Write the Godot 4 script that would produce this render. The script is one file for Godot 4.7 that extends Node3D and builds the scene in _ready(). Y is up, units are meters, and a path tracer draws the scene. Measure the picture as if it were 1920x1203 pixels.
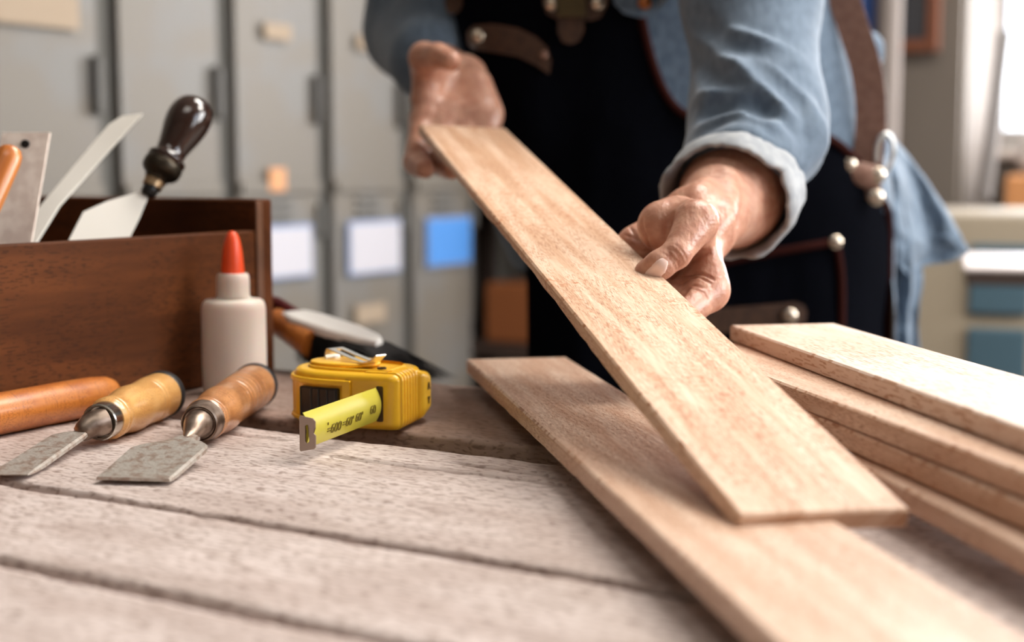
extends Node3D

# A workbench seen from just above its top: planks, chisels, tape measure, glue, tool box, a man in an apron, lockers behind.
# "u" runs along the bench boards, "v" across them towards the far edge; the room is square to the bench.

const TOP := 0.8
var M := {}
var names := {}
var rng := RandomNumberGenerator.new()
var frame := Transform3D(Basis(Vector3(0.862, 0, 0.508).normalized(), Vector3.UP, Vector3(-0.508, 0, 0.862).normalized()), Vector3.ZERO)


func _ready() -> void:
	rng.seed = 7
	var cam := Camera3D.new()
	cam.name = "camera"
	cam.position = Vector3(0, 0.98, 0)
	cam.rotation_degrees = Vector3(-6.1316, 0, 0)
	cam.fov = 25.424
	cam.near = 0.02
	cam.far = 60.0
	var lens := CameraAttributesPhysical.new()
	lens.frustum_focal_length = 50.0
	lens.frustum_focus_distance = 0.9
	lens.frustum_near = 0.02
	lens.frustum_far = 60.0
	lens.exposure_aperture = 4.0
	cam.attributes = lens
	add_child(cam)
	cam.fov = 25.424
	cam.current = true

	var env := Environment.new()
	env.background_mode = Environment.BG_SKY
	var sky_mat := ProceduralSkyMaterial.new()
	sky_mat.sky_top_color = Color(0.62, 0.74, 0.9)
	sky_mat.sky_horizon_color = Color(0.93, 0.95, 0.97)
	sky_mat.ground_bottom_color = Color(0.45, 0.44, 0.42)
	sky_mat.ground_horizon_color = Color(0.8, 0.8, 0.78)
	sky_mat.sky_energy_multiplier = 2.0
	var sky := Sky.new()
	sky.sky_material = sky_mat
	env.sky = sky
	env.tonemap_mode = Environment.TONE_MAPPER_LINEAR
	env.tonemap_exposure = 1.02
	env.sdfgi_enabled = true
	env.ssao_enabled = true
	env.ssil_enabled = true
	var we := WorldEnvironment.new()
	we.name = "environment"
	we.environment = env
	add_child(we)

	# daylight through the three windows of the right-hand wall and the one in the back wall
	for k in 3:
		area_light("window_daylight", Vector3(2.5, 1.75, -(0.75 + 1.25 * k)), Vector3(-1, -0.15, 0), Vector2(1.0, 1.5), [0.8, 5.0, 9.5][k], Color(1.0, 0.99, 0.97))
	area_light("window_daylight", Vector3(-0.19, 1.75, -4.5), Vector3(0, -0.2, 1), Vector2(1.3, 1.3), 9.0, Color(1.0, 0.99, 0.98))
	# added ceiling lamps, unseen, for top light behind the bench; weaker fill above it
	for k in 3:
		area_light("added_panel_light", Vector3([-0.2, 1.2, 0.0][k], 2.86, [-1.9, -1.9, 0.3][k]), Vector3(0, -1, 0), Vector2(1.2, 0.6), [5.0, 5.5, 0.35][k], Color(1.0, 0.98, 0.95))

	make_materials()
	build_room()
	build_background()
	build_bench()
	build_planks()
	build_box_and_contents()
	build_chisels()
	build_glue()
	build_brush()
	build_tape()
	build_person()


func area_light(called: String, at: Vector3, towards: Vector3, size: Vector2, energy: float, c: Color) -> void:
	var l := AreaLight3D.new()
	l.name = numbered(called)
	l.area_size = size
	l.light_energy = energy
	l.light_color = c
	l.area_range = 12.0
	l.shadow_enabled = true
	var p := frame * at
	var dir := (frame.basis * towards).normalized()
	l.transform = Transform3D(Basis.looking_at(dir, Vector3.UP if absf(dir.y) < 0.99 else Vector3.FORWARD), p)
	add_child(l)


# ---------------------------------------------------------------- names and tags

func numbered(called: String) -> String:
	var n: int = names.get(called, 0)
	names[called] = n + 1
	return called if n == 0 else "%s_%03d" % [called, n]


func tag(o: Node3D, label: String, category: String, group := "") -> void:
	o.set_meta("label", label)
	o.set_meta("category", category)
	if group:
		o.set_meta("group", group)


func thing(called: String, label: String, category: String, at := Transform3D(), group := "") -> Node3D:
	var o := Node3D.new()
	o.name = numbered(called)
	o.transform = at
	add_child(o)
	tag(o, label, category, group)
	return o


func part(called: String, m: Mesh, material: Material, parent: Node3D, at := Transform3D()) -> MeshInstance3D:
	var o := MeshInstance3D.new()
	o.name = called if parent != self else numbered(called)
	o.mesh = m
	o.material_override = material
	o.transform = at
	parent.add_child(o, true)
	return o


func struct(called: String, m: Mesh, material: Material, parent: Node3D = self, at := Transform3D()) -> MeshInstance3D:
	var o := part(called, m, material, parent, at)
	if parent == self:
		o.set_meta("kind", "structure")
	return o


# ---------------------------------------------------------------- mesh building

class MB:
	# Collects triangles (counter-clockwise seen from outside) and gives them normals smoothed below a crease angle.
	var p := PackedVector3Array()
	var uv := PackedVector2Array()
	var xf := Transform3D()
	var us := Vector2.ONE

	func tri(a: Vector3, b: Vector3, c: Vector3) -> void:
		for q in [a, c, b]:
			p.append(xf * q)
			uv.append(Vector2(q.x, q.y + q.z) * us)

	func tri_uv(a: Vector3, b: Vector3, c: Vector3, ua: Vector2, ub: Vector2, uc: Vector2) -> void:
		p.append(xf * a); p.append(xf * c); p.append(xf * b)
		uv.append(ua); uv.append(uc); uv.append(ub)

	func quad(a: Vector3, b: Vector3, c: Vector3, d: Vector3) -> void:
		tri(a, b, c)
		tri(a, c, d)

	func rings(list: Array, closed := true, cap0 := true, cap1 := true) -> void:
		# consecutive rings of equal length, counter-clockwise seen from the end they run towards
		for k in list.size() - 1:
			var r0: PackedVector3Array = list[k]
			var r1: PackedVector3Array = list[k + 1]
			var n := r0.size()
			for i in (n if closed else n - 1):
				var j := (i + 1) % n
				quad(r0[i], r0[j], r1[j], r1[i])
		for e in 2:
			if [cap0, cap1][e]:
				var r: PackedVector3Array = list[0] if e == 0 else list[-1]
				var c := Vector3.ZERO
				for q in r:
					c += q / r.size()
				for i in r.size():
					var j := (i + 1) % r.size()
					if e == 0:
						tri(c, r[j], r[i])
					else:
						tri(c, r[i], r[j])

	func done(angle := 40.0) -> ArrayMesh:
		var faces := {}
		var fn := PackedVector3Array()
		var keys := []
		for t in p.size() / 3:
			var n := (p[t * 3 + 2] - p[t * 3]).cross(p[t * 3 + 1] - p[t * 3])
			fn.append(n)
			for k in 3:
				var key := Vector3i((p[t * 3 + k] * 20000.0).round())
				keys.append(key)
				if not faces.has(key):
					faces[key] = PackedInt32Array()
				faces[key].append(t)
		var limit := cos(deg_to_rad(angle))
		var normals := PackedVector3Array()
		normals.resize(p.size())
		for i in p.size():
			var own: Vector3 = fn[i / 3]
			var on := own.normalized()
			var s := Vector3.ZERO
			for t in faces[keys[i]]:
				var f: Vector3 = fn[t]
				if f.normalized().dot(on) >= limit:
					s += f
			normals[i] = s.normalized() if s.length_squared() > 1e-24 else (on if on != Vector3.ZERO else Vector3.UP)
		var arrays := []
		arrays.resize(Mesh.ARRAY_MAX)
		arrays[Mesh.ARRAY_VERTEX] = p
		arrays[Mesh.ARRAY_NORMAL] = normals
		arrays[Mesh.ARRAY_TEX_UV] = uv
		var m := ArrayMesh.new()
		m.add_surface_from_arrays(Mesh.PRIMITIVE_TRIANGLES, arrays)
		return m


func inset(poly: PackedVector2Array, by: float) -> PackedVector2Array:
	var out := PackedVector2Array()
	var n := poly.size()
	for i in n:
		var a := poly[i] - poly[(i + n - 1) % n]
		var b := poly[(i + 1) % n] - poly[i]
		var na := Vector2(a.y, -a.x).normalized()
		var nb := Vector2(b.y, -b.x).normalized()
		out.append(poly[i] - (na + nb) / maxf(0.35, 1.0 + na.dot(nb)) * by)
	return out


func extrude(mb: MB, poly: PackedVector2Array, z0: float, z1: float, bevel := 0.0, xf := Transform3D(), steps := 1) -> void:
	# the outline in the xy plane, pulled from z0 to z1, its rims rounded
	if Geometry2D.is_polygon_clockwise(poly):
		poly = poly.duplicate()
		poly.reverse()
	mb.xf = xf
	var levels := []
	if bevel > 0.0:
		for s in steps + 1:
			var a := PI / 2 * s / steps
			levels.append([bevel * (1 - sin(a)), z0 + bevel * (1 - cos(a))])
		for s in steps + 1:
			var a := PI / 2 * s / steps
			levels.append([bevel * (1 - cos(a)), z1 - bevel * (1 - sin(a))])
	else:
		levels = [[0.0, z0], [0.0, z1]]
	var list := []
	var flat := []
	for l in levels:
		var q := inset(poly, l[0]) if l[0] > 0.0 else poly
		flat.append(q)
		var r := PackedVector3Array()
		for v in q:
			r.append(Vector3(v.x, v.y, l[1]))
		list.append(r)
	mb.rings(list, true, false, false)
	for e in 2:
		var q: PackedVector2Array = flat[0 if e == 0 else -1]
		var z: float = levels[0 if e == 0 else -1][1]
		var ids := Geometry2D.triangulate_polygon(q)
		for t in ids.size() / 3:
			var a := q[ids[t * 3]]
			var b := q[ids[t * 3 + 1]]
			var c := q[ids[t * 3 + 2]]
			var ccw := (b - a).cross(c - a) > 0
			if ccw == (e == 1):
				mb.tri(Vector3(a.x, a.y, z), Vector3(b.x, b.y, z), Vector3(c.x, c.y, z))
			else:
				mb.tri(Vector3(a.x, a.y, z), Vector3(c.x, c.y, z), Vector3(b.x, b.y, z))
	mb.xf = Transform3D()


func rrect(x0: float, y0: float, x1: float, y1: float, r: float, n := 5) -> PackedVector2Array:
	var out := PackedVector2Array()
	var c := [Vector2(x1 - r, y0 + r), Vector2(x1 - r, y1 - r), Vector2(x0 + r, y1 - r), Vector2(x0 + r, y0 + r)]
	for k in 4:
		for i in n + 1:
			var a := -PI / 2 + k * PI / 2 + PI / 2 * i / n
			out.append(c[k] + Vector2(cos(a), sin(a)) * r)
	return out


func bx(size: Vector3, bevel := 0.002, at := Transform3D(), steps := 1) -> ArrayMesh:
	# a box with rounded edges, standing on y = 0 and centred on x and z
	var mb := MB.new()
	bx_to(mb, size, bevel, at, steps)
	return mb.done()


func bx_to(mb: MB, size: Vector3, bevel := 0.002, at := Transform3D(), steps := 1) -> void:
	var hx := size.x / 2
	var hz := size.z / 2
	var poly := PackedVector2Array([Vector2(-hx, -hz), Vector2(hx, -hz), Vector2(hx, hz), Vector2(-hx, hz)]) if bevel <= 0.0 else rrect(-hx, -hz, hx, hz, bevel, 2)
	extrude(mb, poly, 0, size.y, bevel, at * Transform3D(Basis(Vector3(1, 0, 0), Vector3(0, 0, -1), Vector3(0, 1, 0)), Vector3.ZERO), steps)


func lathe(mb: MB, prof: Array, seg := 32, xf := Transform3D(), squash := 1.0) -> void:
	# profile points (radius, height) from the bottom up, turned about y; grain along y
	mb.xf = xf
	for k in prof.size() - 1:
		var p: Vector2 = prof[k]
		var q: Vector2 = prof[k + 1]
		for i in seg:
			var a := -TAU * i / seg
			var b := -TAU * (i + 1) / seg
			var v := [Vector3(cos(a) * p.x, p.y, sin(a) * p.x * squash), Vector3(cos(b) * p.x, p.y, sin(b) * p.x * squash), Vector3(cos(b) * q.x, q.y, sin(b) * q.x * squash), Vector3(cos(a) * q.x, q.y, sin(a) * q.x * squash)]
			var u := [Vector2(p.y * mb.us.x, float(i) / seg), Vector2(p.y * mb.us.x, float(i + 1) / seg), Vector2(q.y * mb.us.x, float(i + 1) / seg), Vector2(q.y * mb.us.x, float(i) / seg)]
			if p.x > 1e-5:
				mb.tri_uv(v[0], v[1], v[2], u[0], u[1], u[2])
			if q.x > 1e-5:
				mb.tri_uv(v[0], v[2], v[3], u[0], u[2], u[3])
	for e in 2:
		var c: Vector2 = prof[0 if e == 0 else -1]
		if c.x > 1e-5:
			for i in seg:
				var a := -TAU * i / seg
				var b := -TAU * (i + 1) / seg
				var p := Vector3(cos(a) * c.x, c.y, sin(a) * c.x * squash)
				var q := Vector3(cos(b) * c.x, c.y, sin(b) * c.x * squash)
				if e == 0:
					mb.tri(Vector3(0, c.y, 0), q, p)
				else:
					mb.tri(Vector3(0, c.y, 0), p, q)
	mb.xf = Transform3D()


func tube(mb: MB, pts: Array, radii: Array, seg := 10, flat := 1.0, up := Vector3.UP) -> void:
	# a round or flattened bar along a path
	var list := []
	for k in pts.size():
		var d: Vector3 = (pts[mini(k + 1, pts.size() - 1)] - pts[maxi(k - 1, 0)]).normalized()
		var side := d.cross(up)
		side = side.normalized() if side.length() > 1e-4 else d.cross(Vector3.RIGHT).normalized()
		var nrm := side.cross(d)
		var r := PackedVector3Array()
		var rad: float = radii[mini(k, radii.size() - 1)]
		for i in seg:
			var a := TAU * i / seg
			r.append(pts[k] + side * cos(a) * rad + nrm * sin(a) * rad * flat)
		list.append(r)
	mb.rings(list)


func curve(pts: Array, n: int) -> Array:
	# Catmull-Rom through the points
	var out := []
	for k in pts.size() - 1:
		for i in n:
			var t := float(i) / n
			out.append(pts[k].cubic_interpolate(pts[k + 1], pts[maxi(k - 1, 0)], pts[mini(k + 2, pts.size() - 1)], t))
	out.append(pts[-1])
	return out


func along(a: Vector3, b: Vector3, up := Vector3.UP) -> Transform3D:
	# y axis from a towards b, x axis level
	var y := (b - a).normalized()
	var x := up.cross(y)
	x = x.normalized() if x.length() > 1e-4 else Vector3.RIGHT
	return Transform3D(Basis(x, y, x.cross(y)), a)


func grid_mesh(nu: int, nv: int, pts: PackedVector3Array, uvs: PackedVector2Array, closed_u := false) -> ArrayMesh:
	# nu columns x nv rows of points, front face on the side from which u, v run counter-clockwise
	var normals := PackedVector3Array()
	normals.resize(pts.size())
	var index := PackedInt32Array()
	for j in nv - 1:
		for i in (nu if closed_u else nu - 1):
			var a := j * nu + i
			var b := j * nu + (i + 1) % nu
			var c := b + nu
			var d := a + nu
			var n := (pts[c] - pts[a]).cross(pts[d] - pts[b])
			for q in [a, b, c, d]:
				normals[q] += n
			for q in [a, c, b, a, d, c]:
				index.append(q)
	for i in normals.size():
		normals[i] = normals[i].normalized() if normals[i].length_squared() > 1e-24 else Vector3.UP
	var arrays := []
	arrays.resize(Mesh.ARRAY_MAX)
	arrays[Mesh.ARRAY_VERTEX] = pts
	arrays[Mesh.ARRAY_NORMAL] = normals
	arrays[Mesh.ARRAY_TEX_UV] = uvs
	arrays[Mesh.ARRAY_INDEX] = index
	var m := ArrayMesh.new()
	m.add_surface_from_arrays(Mesh.PRIMITIVE_TRIANGLES, arrays)
	return m


func solid_letters(text: String, height: float, depth: float, face := "Droid Sans") -> TextMesh:
	var t := TextMesh.new()
	var f := SystemFont.new()
	f.font_names = PackedStringArray([face])
	t.font = f
	t.font_size = 48
	t.pixel_size = height / 34.0
	t.depth = depth
	t.text = text
	return t


# ---------------------------------------------------------------- materials

func rgb8(r: float, g: float, b: float) -> Color:
	return Color(r / 255.0, g / 255.0, b / 255.0)


func mat(c: Color, rough := 0.6, metal := 0.0) -> StandardMaterial3D:
	var m := StandardMaterial3D.new()
	m.albedo_color = c
	m.roughness = rough
	m.metallic = metal
	return m


func noise_bytes(w: int, h: int, seed_: int, freq: float, stretch := Vector2i.ONE, octaves := 3, type := FastNoiseLite.TYPE_SIMPLEX_SMOOTH) -> PackedByteArray:
	var n := FastNoiseLite.new()
	n.noise_type = type
	n.seed = seed_
	n.frequency = freq
	n.fractal_octaves = octaves
	if octaves <= 1:
		n.fractal_type = FastNoiseLite.FRACTAL_NONE
	var im := n.get_seamless_image(maxi(8, w / stretch.x), maxi(8, h / stretch.y), false, false, 0.1, true)
	im.convert(Image.FORMAT_L8)
	if stretch != Vector2i.ONE:
		im.resize(w, h, Image.INTERPOLATE_CUBIC)
	return im.get_data()


func ss(a: float, b: float, x: float) -> float:
	var t := clampf((x - a) / (b - a), 0.0, 1.0)
	return t * t * (3 - 2 * t)


func tex_from(w: int, h: int, data: PackedByteArray, grey := false) -> ImageTexture:
	return ImageTexture.create_from_image(Image.create_from_data(w, h, false, Image.FORMAT_L8 if grey else Image.FORMAT_RGB8, data))


func wood_texture(w: int, h: int, seed_: int, light: Color, dark: Color, fleck: Color, fleck_amount: float, stain: Color, stain_amount: float) -> ImageTexture:
	# grain along x: broad streaks, fine fibres, short dark pores and, if asked, wisps across the grain
	var broad := noise_bytes(w, h, seed_, 0.012, Vector2i(8, 1), 3)
	var fine := noise_bytes(w, h, seed_ + 1, 0.09, Vector2i(16, 1), 2)
	var pores := noise_bytes(w, h, seed_ + 2, 0.42, Vector2i(9, 1), 1)
	var where := noise_bytes(w, h, seed_ + 3, 0.01, Vector2i(2, 1), 2)
	var wisps := noise_bytes(w, h, seed_ + 4, 0.07, Vector2i(1, 3), 3)
	var patch := noise_bytes(w, h, seed_ + 5, 0.008, Vector2i.ONE, 2)
	var out := PackedByteArray()
	out.resize(w * h * 3)
	for i in w * h:
		var c := light.lerp(dark, clampf(ss(60, 200, broad[i]) * 0.8 + (fine[i] - 128) / 420.0, 0, 1))
		if pores[i] > 158:
			c = c.lerp(fleck, fleck_amount * ss(158, 190, pores[i]) * ss(30, 130, where[i]))
		if stain_amount > 0.0 and wisps[i] > 140:
			c = c.lerp(stain, stain_amount * ss(140, 200, wisps[i]) * ss(120, 190, patch[i]))
		out[i * 3] = int(c.r * 255)
		out[i * 3 + 1] = int(c.g * 255)
		out[i * 3 + 2] = int(c.b * 255)
	return tex_from(w, h, out)


func wood_mat(t: Texture2D, rough: float, bump: Texture2D = null, depth := 0.02) -> StandardMaterial3D:
	var m := mat(Color.WHITE, rough)
	m.albedo_texture = t
	if bump:
		m.heightmap_enabled = true
		m.heightmap_texture = bump
		m.heightmap_scale = depth
	return m


func mottled(w: int, h: int, seed_: int, a: Color, b: Color, freq := 0.02, stretch := Vector2i.ONE, lo := 70.0, hi := 190.0, oct := 4) -> ImageTexture:
	var n := noise_bytes(w, h, seed_, freq, stretch, oct)
	var out := PackedByteArray()
	out.resize(w * h * 3)
	for i in w * h:
		var c := a.lerp(b, ss(lo, hi, n[i]))
		out[i * 3] = int(c.r * 255)
		out[i * 3 + 1] = int(c.g * 255)
		out[i * 3 + 2] = int(c.b * 255)
	return tex_from(w, h, out)


func triplanar(m: StandardMaterial3D, scale: float) -> StandardMaterial3D:
	m.uv1_triplanar = true
	m.uv1_scale = Vector3.ONE * scale
	return m


func make_materials() -> void:
	# fresh hardwood of the loose planks
	var grain := tex_from(1024, 128, noise_bytes(1024, 128, 31, 0.2, Vector2i(6, 1), 2), true)
	M.plank = wood_mat(wood_texture(2048, 512, 11, rgb8(224, 196, 174), rgb8(204, 166, 140), rgb8(150, 96, 62), 0.8, rgb8(178, 118, 80), 0.0), 0.5, grain, 0.03)
	M.plank_stained = wood_mat(wood_texture(2048, 512, 21, rgb8(220, 188, 162), rgb8(196, 154, 122), rgb8(142, 84, 48), 0.85, rgb8(168, 100, 60), 0.55), 0.48, grain, 0.03)
	M.plank_pale = wood_mat(wood_texture(1024, 128, 41, rgb8(218, 197, 182), rgb8(202, 174, 154), rgb8(156, 110, 80), 0.6, rgb8(170, 120, 90), 0.0), 0.42, grain, 0.02)
	M.plank_pale.roughness = 0.62
	M.plank_pale.metallic_specular = 0.3
	# weathered bench
	var relief := noise_bytes(1024, 1024, 51, 0.17, Vector2i(3, 1), 4)
	var flakes := noise_bytes(1024, 1024, 52, 0.06, Vector2i(3, 1), 3, FastNoiseLite.TYPE_CELLULAR)
	var wear := noise_bytes(1024, 1024, 53, 0.009, Vector2i(3, 1), 4)
	var fibre := noise_bytes(1024, 1024, 54, 0.15, Vector2i(10, 1), 2)
	var col := PackedByteArray()
	col.resize(1024 * 1024 * 3)
	var hgt := PackedByteArray()
	hgt.resize(1024 * 1024)
	for i in 1024 * 1024:
		var pit := maxf(ss(118, 70, relief[i]) * ss(110, 150, fibre[i]), 0.8 * ss(96, 70, relief[i]))
		var c := rgb8(209, 194, 188).lerp(rgb8(192, 175, 168), ss(80, 180, wear[i]))
		c = c.lerp(rgb8(160, 140, 130), ss(110, 200, fibre[i]) * 0.35)
		c = c.lerp(rgb8(104, 82, 72), pit * 0.5)
		col[i * 3] = int(c.r * 255)
		col[i * 3 + 1] = int(c.g * 255)
		col[i * 3 + 2] = int(c.b * 255)
		hgt[i] = clampi(int(relief[i] * 0.5 + flakes[i] * 0.25 + fibre[i] * 0.25), 0, 255)
	var bench := mat(Color.WHITE, 0.62)
	bench.albedo_texture = tex_from(1024, 1024, col)
	bench.heightmap_enabled = true
	bench.heightmap_texture = tex_from(1024, 1024, hgt, true)
	bench.heightmap_scale = 0.05
	M.bench = bench
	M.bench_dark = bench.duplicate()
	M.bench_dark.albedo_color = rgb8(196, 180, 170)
	M.bench_leg = mat(rgb8(110, 88, 74), 0.8)
	# dark tool box
	M.box = wood_mat(wood_texture(1024, 256, 61, rgb8(98, 54, 25), rgb8(74, 39, 17), rgb8(50, 26, 12), 0.5, rgb8(80, 44, 30), 0.2), 0.55)
	M.box.metallic_specular = 0.25
	M.box.roughness = 0.62
	M.box_edge = wood_mat(wood_texture(512, 128, 66, rgb8(124, 82, 52), rgb8(104, 66, 42), rgb8(84, 54, 34), 0.5, rgb8(80, 44, 30), 0.0), 0.55)
	# turned handles
	M.beech = wood_mat(wood_texture(512, 256, 71, rgb8(226, 172, 104), rgb8(204, 148, 84), rgb8(160, 104, 56), 0.35, rgb8(150, 90, 50), 0.0), 0.32)
	M.beech_brown = wood_mat(wood_texture(512, 256, 76, rgb8(206, 146, 96), rgb8(178, 118, 72), rgb8(120, 74, 44), 0.5, rgb8(120, 66, 40), 0.3), 0.3)
	M.orange_wood = wood_mat(wood_texture(512, 256, 81, rgb8(206, 126, 56), rgb8(176, 96, 36), rgb8(120, 58, 20), 0.5, rgb8(110, 50, 20), 0.35), 0.35)
	for k in ["beech", "beech_brown", "orange_wood"]:
		M[k].clearcoat_enabled = true
		M[k].clearcoat = 0.6
		M[k].clearcoat_roughness = 0.22
	M.rubber = mat(rgb8(30, 29, 30), 0.45)
	M.steel_ring = mat(rgb8(205, 200, 190), 0.22, 1.0)
	M.dull_steel = triplanar(mat(Color.WHITE, 0.4, 0.9), 6.0)
	M.dull_steel.albedo_texture = mottled(256, 256, 91, rgb8(170, 152, 138), rgb8(108, 88, 76), 0.05, Vector2i.ONE, 90, 200)
	M.worn_blade = triplanar(mat(Color.WHITE, 0.42, 0.55), 9.0)
	M.worn_blade.albedo_texture = mottled(512, 512, 93, rgb8(194, 187, 178), rgb8(160, 138, 124), 0.022, Vector2i.ONE, 100, 220, 5)
	var pits := tex_from(512, 512, noise_bytes(512, 512, 94, 0.06, Vector2i.ONE, 4), true)
	M.worn_blade.heightmap_enabled = true
	M.worn_blade.heightmap_texture = pits
	M.worn_blade.heightmap_scale = 0.035
	M.clean_blade = mat(rgb8(222, 216, 207), 0.45, 0.1)
	M.rule = triplanar(mat(Color.WHITE, 0.45, 0.2), 5.0)
	M.rule.albedo_texture = mottled(256, 256, 97, rgb8(236, 220, 208), rgb8(214, 194, 182), 0.05)
	M.lacquer = mat(rgb8(46, 28, 22), 0.16)
	M.lacquer.clearcoat_enabled = true
	M.lacquer.clearcoat = 1.0
	M.lacquer.clearcoat_roughness = 0.06
	M.brass = mat(rgb8(190, 160, 124), 0.3, 0.9)
	M.dark_brass = mat(rgb8(64, 56, 46), 0.35, 0.8)
	# plastics
	M.bottle = mat(rgb8(222, 208, 196), 0.38)
	M.bottle.subsurf_scatter_enabled = true
	M.bottle.subsurf_scatter_strength = 0.3
	M.cap = mat(rgb8(232, 78, 34), 0.35)
	M.yellow = mat(rgb8(244, 188, 40), 0.3)
	M.black_plastic = mat(rgb8(22, 20, 20), 0.32)
	M.blade_yellow = mat(rgb8(200, 188, 66), 0.4)
	M.ink = mat(rgb8(120, 104, 24), 0.6)
	M.dark_ink = mat(rgb8(70, 46, 16), 0.6)
	M.chrome = mat(rgb8(236, 237, 234), 0.3, 0.7)
	M.hook_steel = mat(rgb8(168, 150, 138), 0.38, 0.7)
	# brush
	M.bristle = mat(rgb8(26, 23, 23), 0.6)
	M.varnish_glare = mat(rgb8(250, 245, 240), 0.25)  # white stands in for light glaring off the varnished wooden back
	M.red_paint = mat(rgb8(86, 22, 22), 0.3)
	# room
	M.wall = triplanar(mat(Color.WHITE, 0.85), 0.6)
	M.wall.albedo_texture = mottled(256, 256, 101, rgb8(132, 124, 114), rgb8(120, 112, 103), 0.02)
	M.floor = triplanar(mat(Color.WHITE, 0.7), 0.5)
	M.floor.albedo_texture = mottled(256, 256, 103, rgb8(112, 104, 96), rgb8(90, 84, 78), 0.02)
	M.ceiling = mat(rgb8(158, 155, 150), 0.9)
	M.frame_white = mat(rgb8(172, 164, 158), 0.5)
	M.glass = mat(Color(0.9, 0.95, 0.95, 0.06), 0.03)
	M.glass.transparency = BaseMaterial3D.TRANSPARENCY_ALPHA
	M.locker = triplanar(mat(Color.WHITE, 0.5, 0.0), 1.2)
	M.locker.albedo_texture = mottled(256, 256, 105, rgb8(106, 103, 99), rgb8(106, 99, 90), 0.01)
	M.locker_dark = mat(rgb8(88, 86, 82), 0.6)
	M.locker_handle = mat(rgb8(64, 60, 55), 0.5)
	M.card_white = mat(rgb8(180, 177, 184), 0.6)
	M.card_blue = mat(rgb8(70, 130, 200), 0.6)
	M.card_rim = mat(rgb8(122, 140, 176), 0.6)
	M.card_beige = mat(rgb8(150, 132, 112), 0.7)
	M.card_orange = mat(rgb8(196, 142, 100), 0.7)
	M.machine = mat(rgb8(142, 129, 110), 0.6)
	M.teal = mat(rgb8(56, 80, 92), 0.6)
	M.dark_brown = mat(rgb8(58, 42, 34), 0.7)
	M.rust_wood = mat(rgb8(156, 92, 52), 0.6)
	M.blue_box = mat(rgb8(52, 84, 150), 0.5)
	M.pink_grey = mat(rgb8(116, 106, 101), 0.7)
	M.grey_metal = mat(rgb8(104, 98, 96), 0.5)
	M.lamp_glow = mat(rgb8(240, 238, 232), 0.6)
	M.lamp_glow.emission_enabled = true
	M.lamp_glow.emission = Color(1, 0.98, 0.94)
	M.lamp_glow.emission_energy_multiplier = 1.5
	make_person_materials()


# ---------------------------------------------------------------- the room

func slab(called: String, lo: Vector3, hi: Vector3, m: Material) -> MeshInstance3D:
	var mb := MB.new()
	bx_to(mb, hi - lo, 0.0, Transform3D(Basis(), Vector3((lo.x + hi.x) / 2, lo.y, (lo.z + hi.z) / 2)))
	return struct(called, mb.done(), m, self, frame)


func build_room() -> void:
	# inner faces: u -2.5 .. 2.6, v -2.2 .. 4.6, height 3
	slab("floor", Vector3(-2.7, -0.15, -4.8), Vector3(2.8, 0, 2.4), M.floor)
	slab("ceiling", Vector3(-2.7, 3.0, -4.8), Vector3(2.8, 3.15, 2.4), M.ceiling)
	slab("wall_left", Vector3(-2.7, 0, -4.8), Vector3(-2.5, 3.0, 2.4), M.wall)
	slab("wall_front", Vector3(-2.5, 0, 2.2), Vector3(2.6, 3.0, 2.4), M.wall)
	# right wall with three openings
	var mb := MB.new()
	var edges := [-4.8, -3.75, -2.75, -2.5, -1.5, -1.25, -0.25, 2.4]
	var add := func(lo: Vector3, hi: Vector3): bx_to(mb, hi - lo, 0.0, Transform3D(Basis(), Vector3((lo.x + hi.x) / 2, lo.y, (lo.z + hi.z) / 2)))
	add.call(Vector3(2.6, 0, -4.8), Vector3(2.8, 1.0, 2.4))
	add.call(Vector3(2.6, 2.5, -4.8), Vector3(2.8, 3.0, 2.4))
	for k in 4:
		add.call(Vector3(2.6, 1.0, edges[k * 2]), Vector3(2.8, 2.5, edges[k * 2 + 1]))
	struct("wall_right", mb.done(), M.wall, self, frame)
	mb = MB.new()
	add = func(lo: Vector3, hi: Vector3): bx_to(mb, hi - lo, 0.0, Transform3D(Basis(), Vector3((lo.x + hi.x) / 2, lo.y, (lo.z + hi.z) / 2)))
	add.call(Vector3(-2.5, 0, -4.8), Vector3(2.6, 1.04, -4.6))
	add.call(Vector3(-2.5, 2.5, -4.8), Vector3(2.6, 3.0, -4.6))
	add.call(Vector3(-2.5, 1.04, -4.8), Vector3(-1.03, 2.5, -4.6))
	add.call(Vector3(0.55, 1.04, -4.8), Vector3(2.6, 2.5, -4.6))
	struct("wall_back", mb.done(), M.wall, self, frame)
	for k in 3:
		window(k + 1, Transform3D(Basis(Vector3.UP, -PI / 2), Vector3(2.7, 1.0, -(0.75 + 1.25 * k))), 1.0, 1.5)
	for k in 3:  # unseen fittings that go with the added top lights
		var lp := thing("added_ceiling_lamp", ["added unseen white ceiling lamp panel above the far side of the bench", "added unseen white ceiling lamp panel nearest the windows", "added unseen white ceiling lamp panel above the near side of the bench"][k], "lamp", frame * Transform3D(Basis(), Vector3([-0.2, 1.2, 0.0][k], 2.87, [-1.9, -1.9, 0.3][k])))
		part("housing", bx(Vector3(1.3, 0.1, 0.7), 0.01, Transform3D(Basis(), Vector3(0, 0.03, 0))), M.frame_white, lp)
		part("diffuser", bx(Vector3(1.2, 0.025, 0.6), 0.005, Transform3D(Basis(), Vector3(0, 0.004, 0))), M.lamp_glow, lp)
	window(4, Transform3D(Basis(), Vector3(-0.24, 1.04, -4.7)), 1.58, 1.46)


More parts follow.
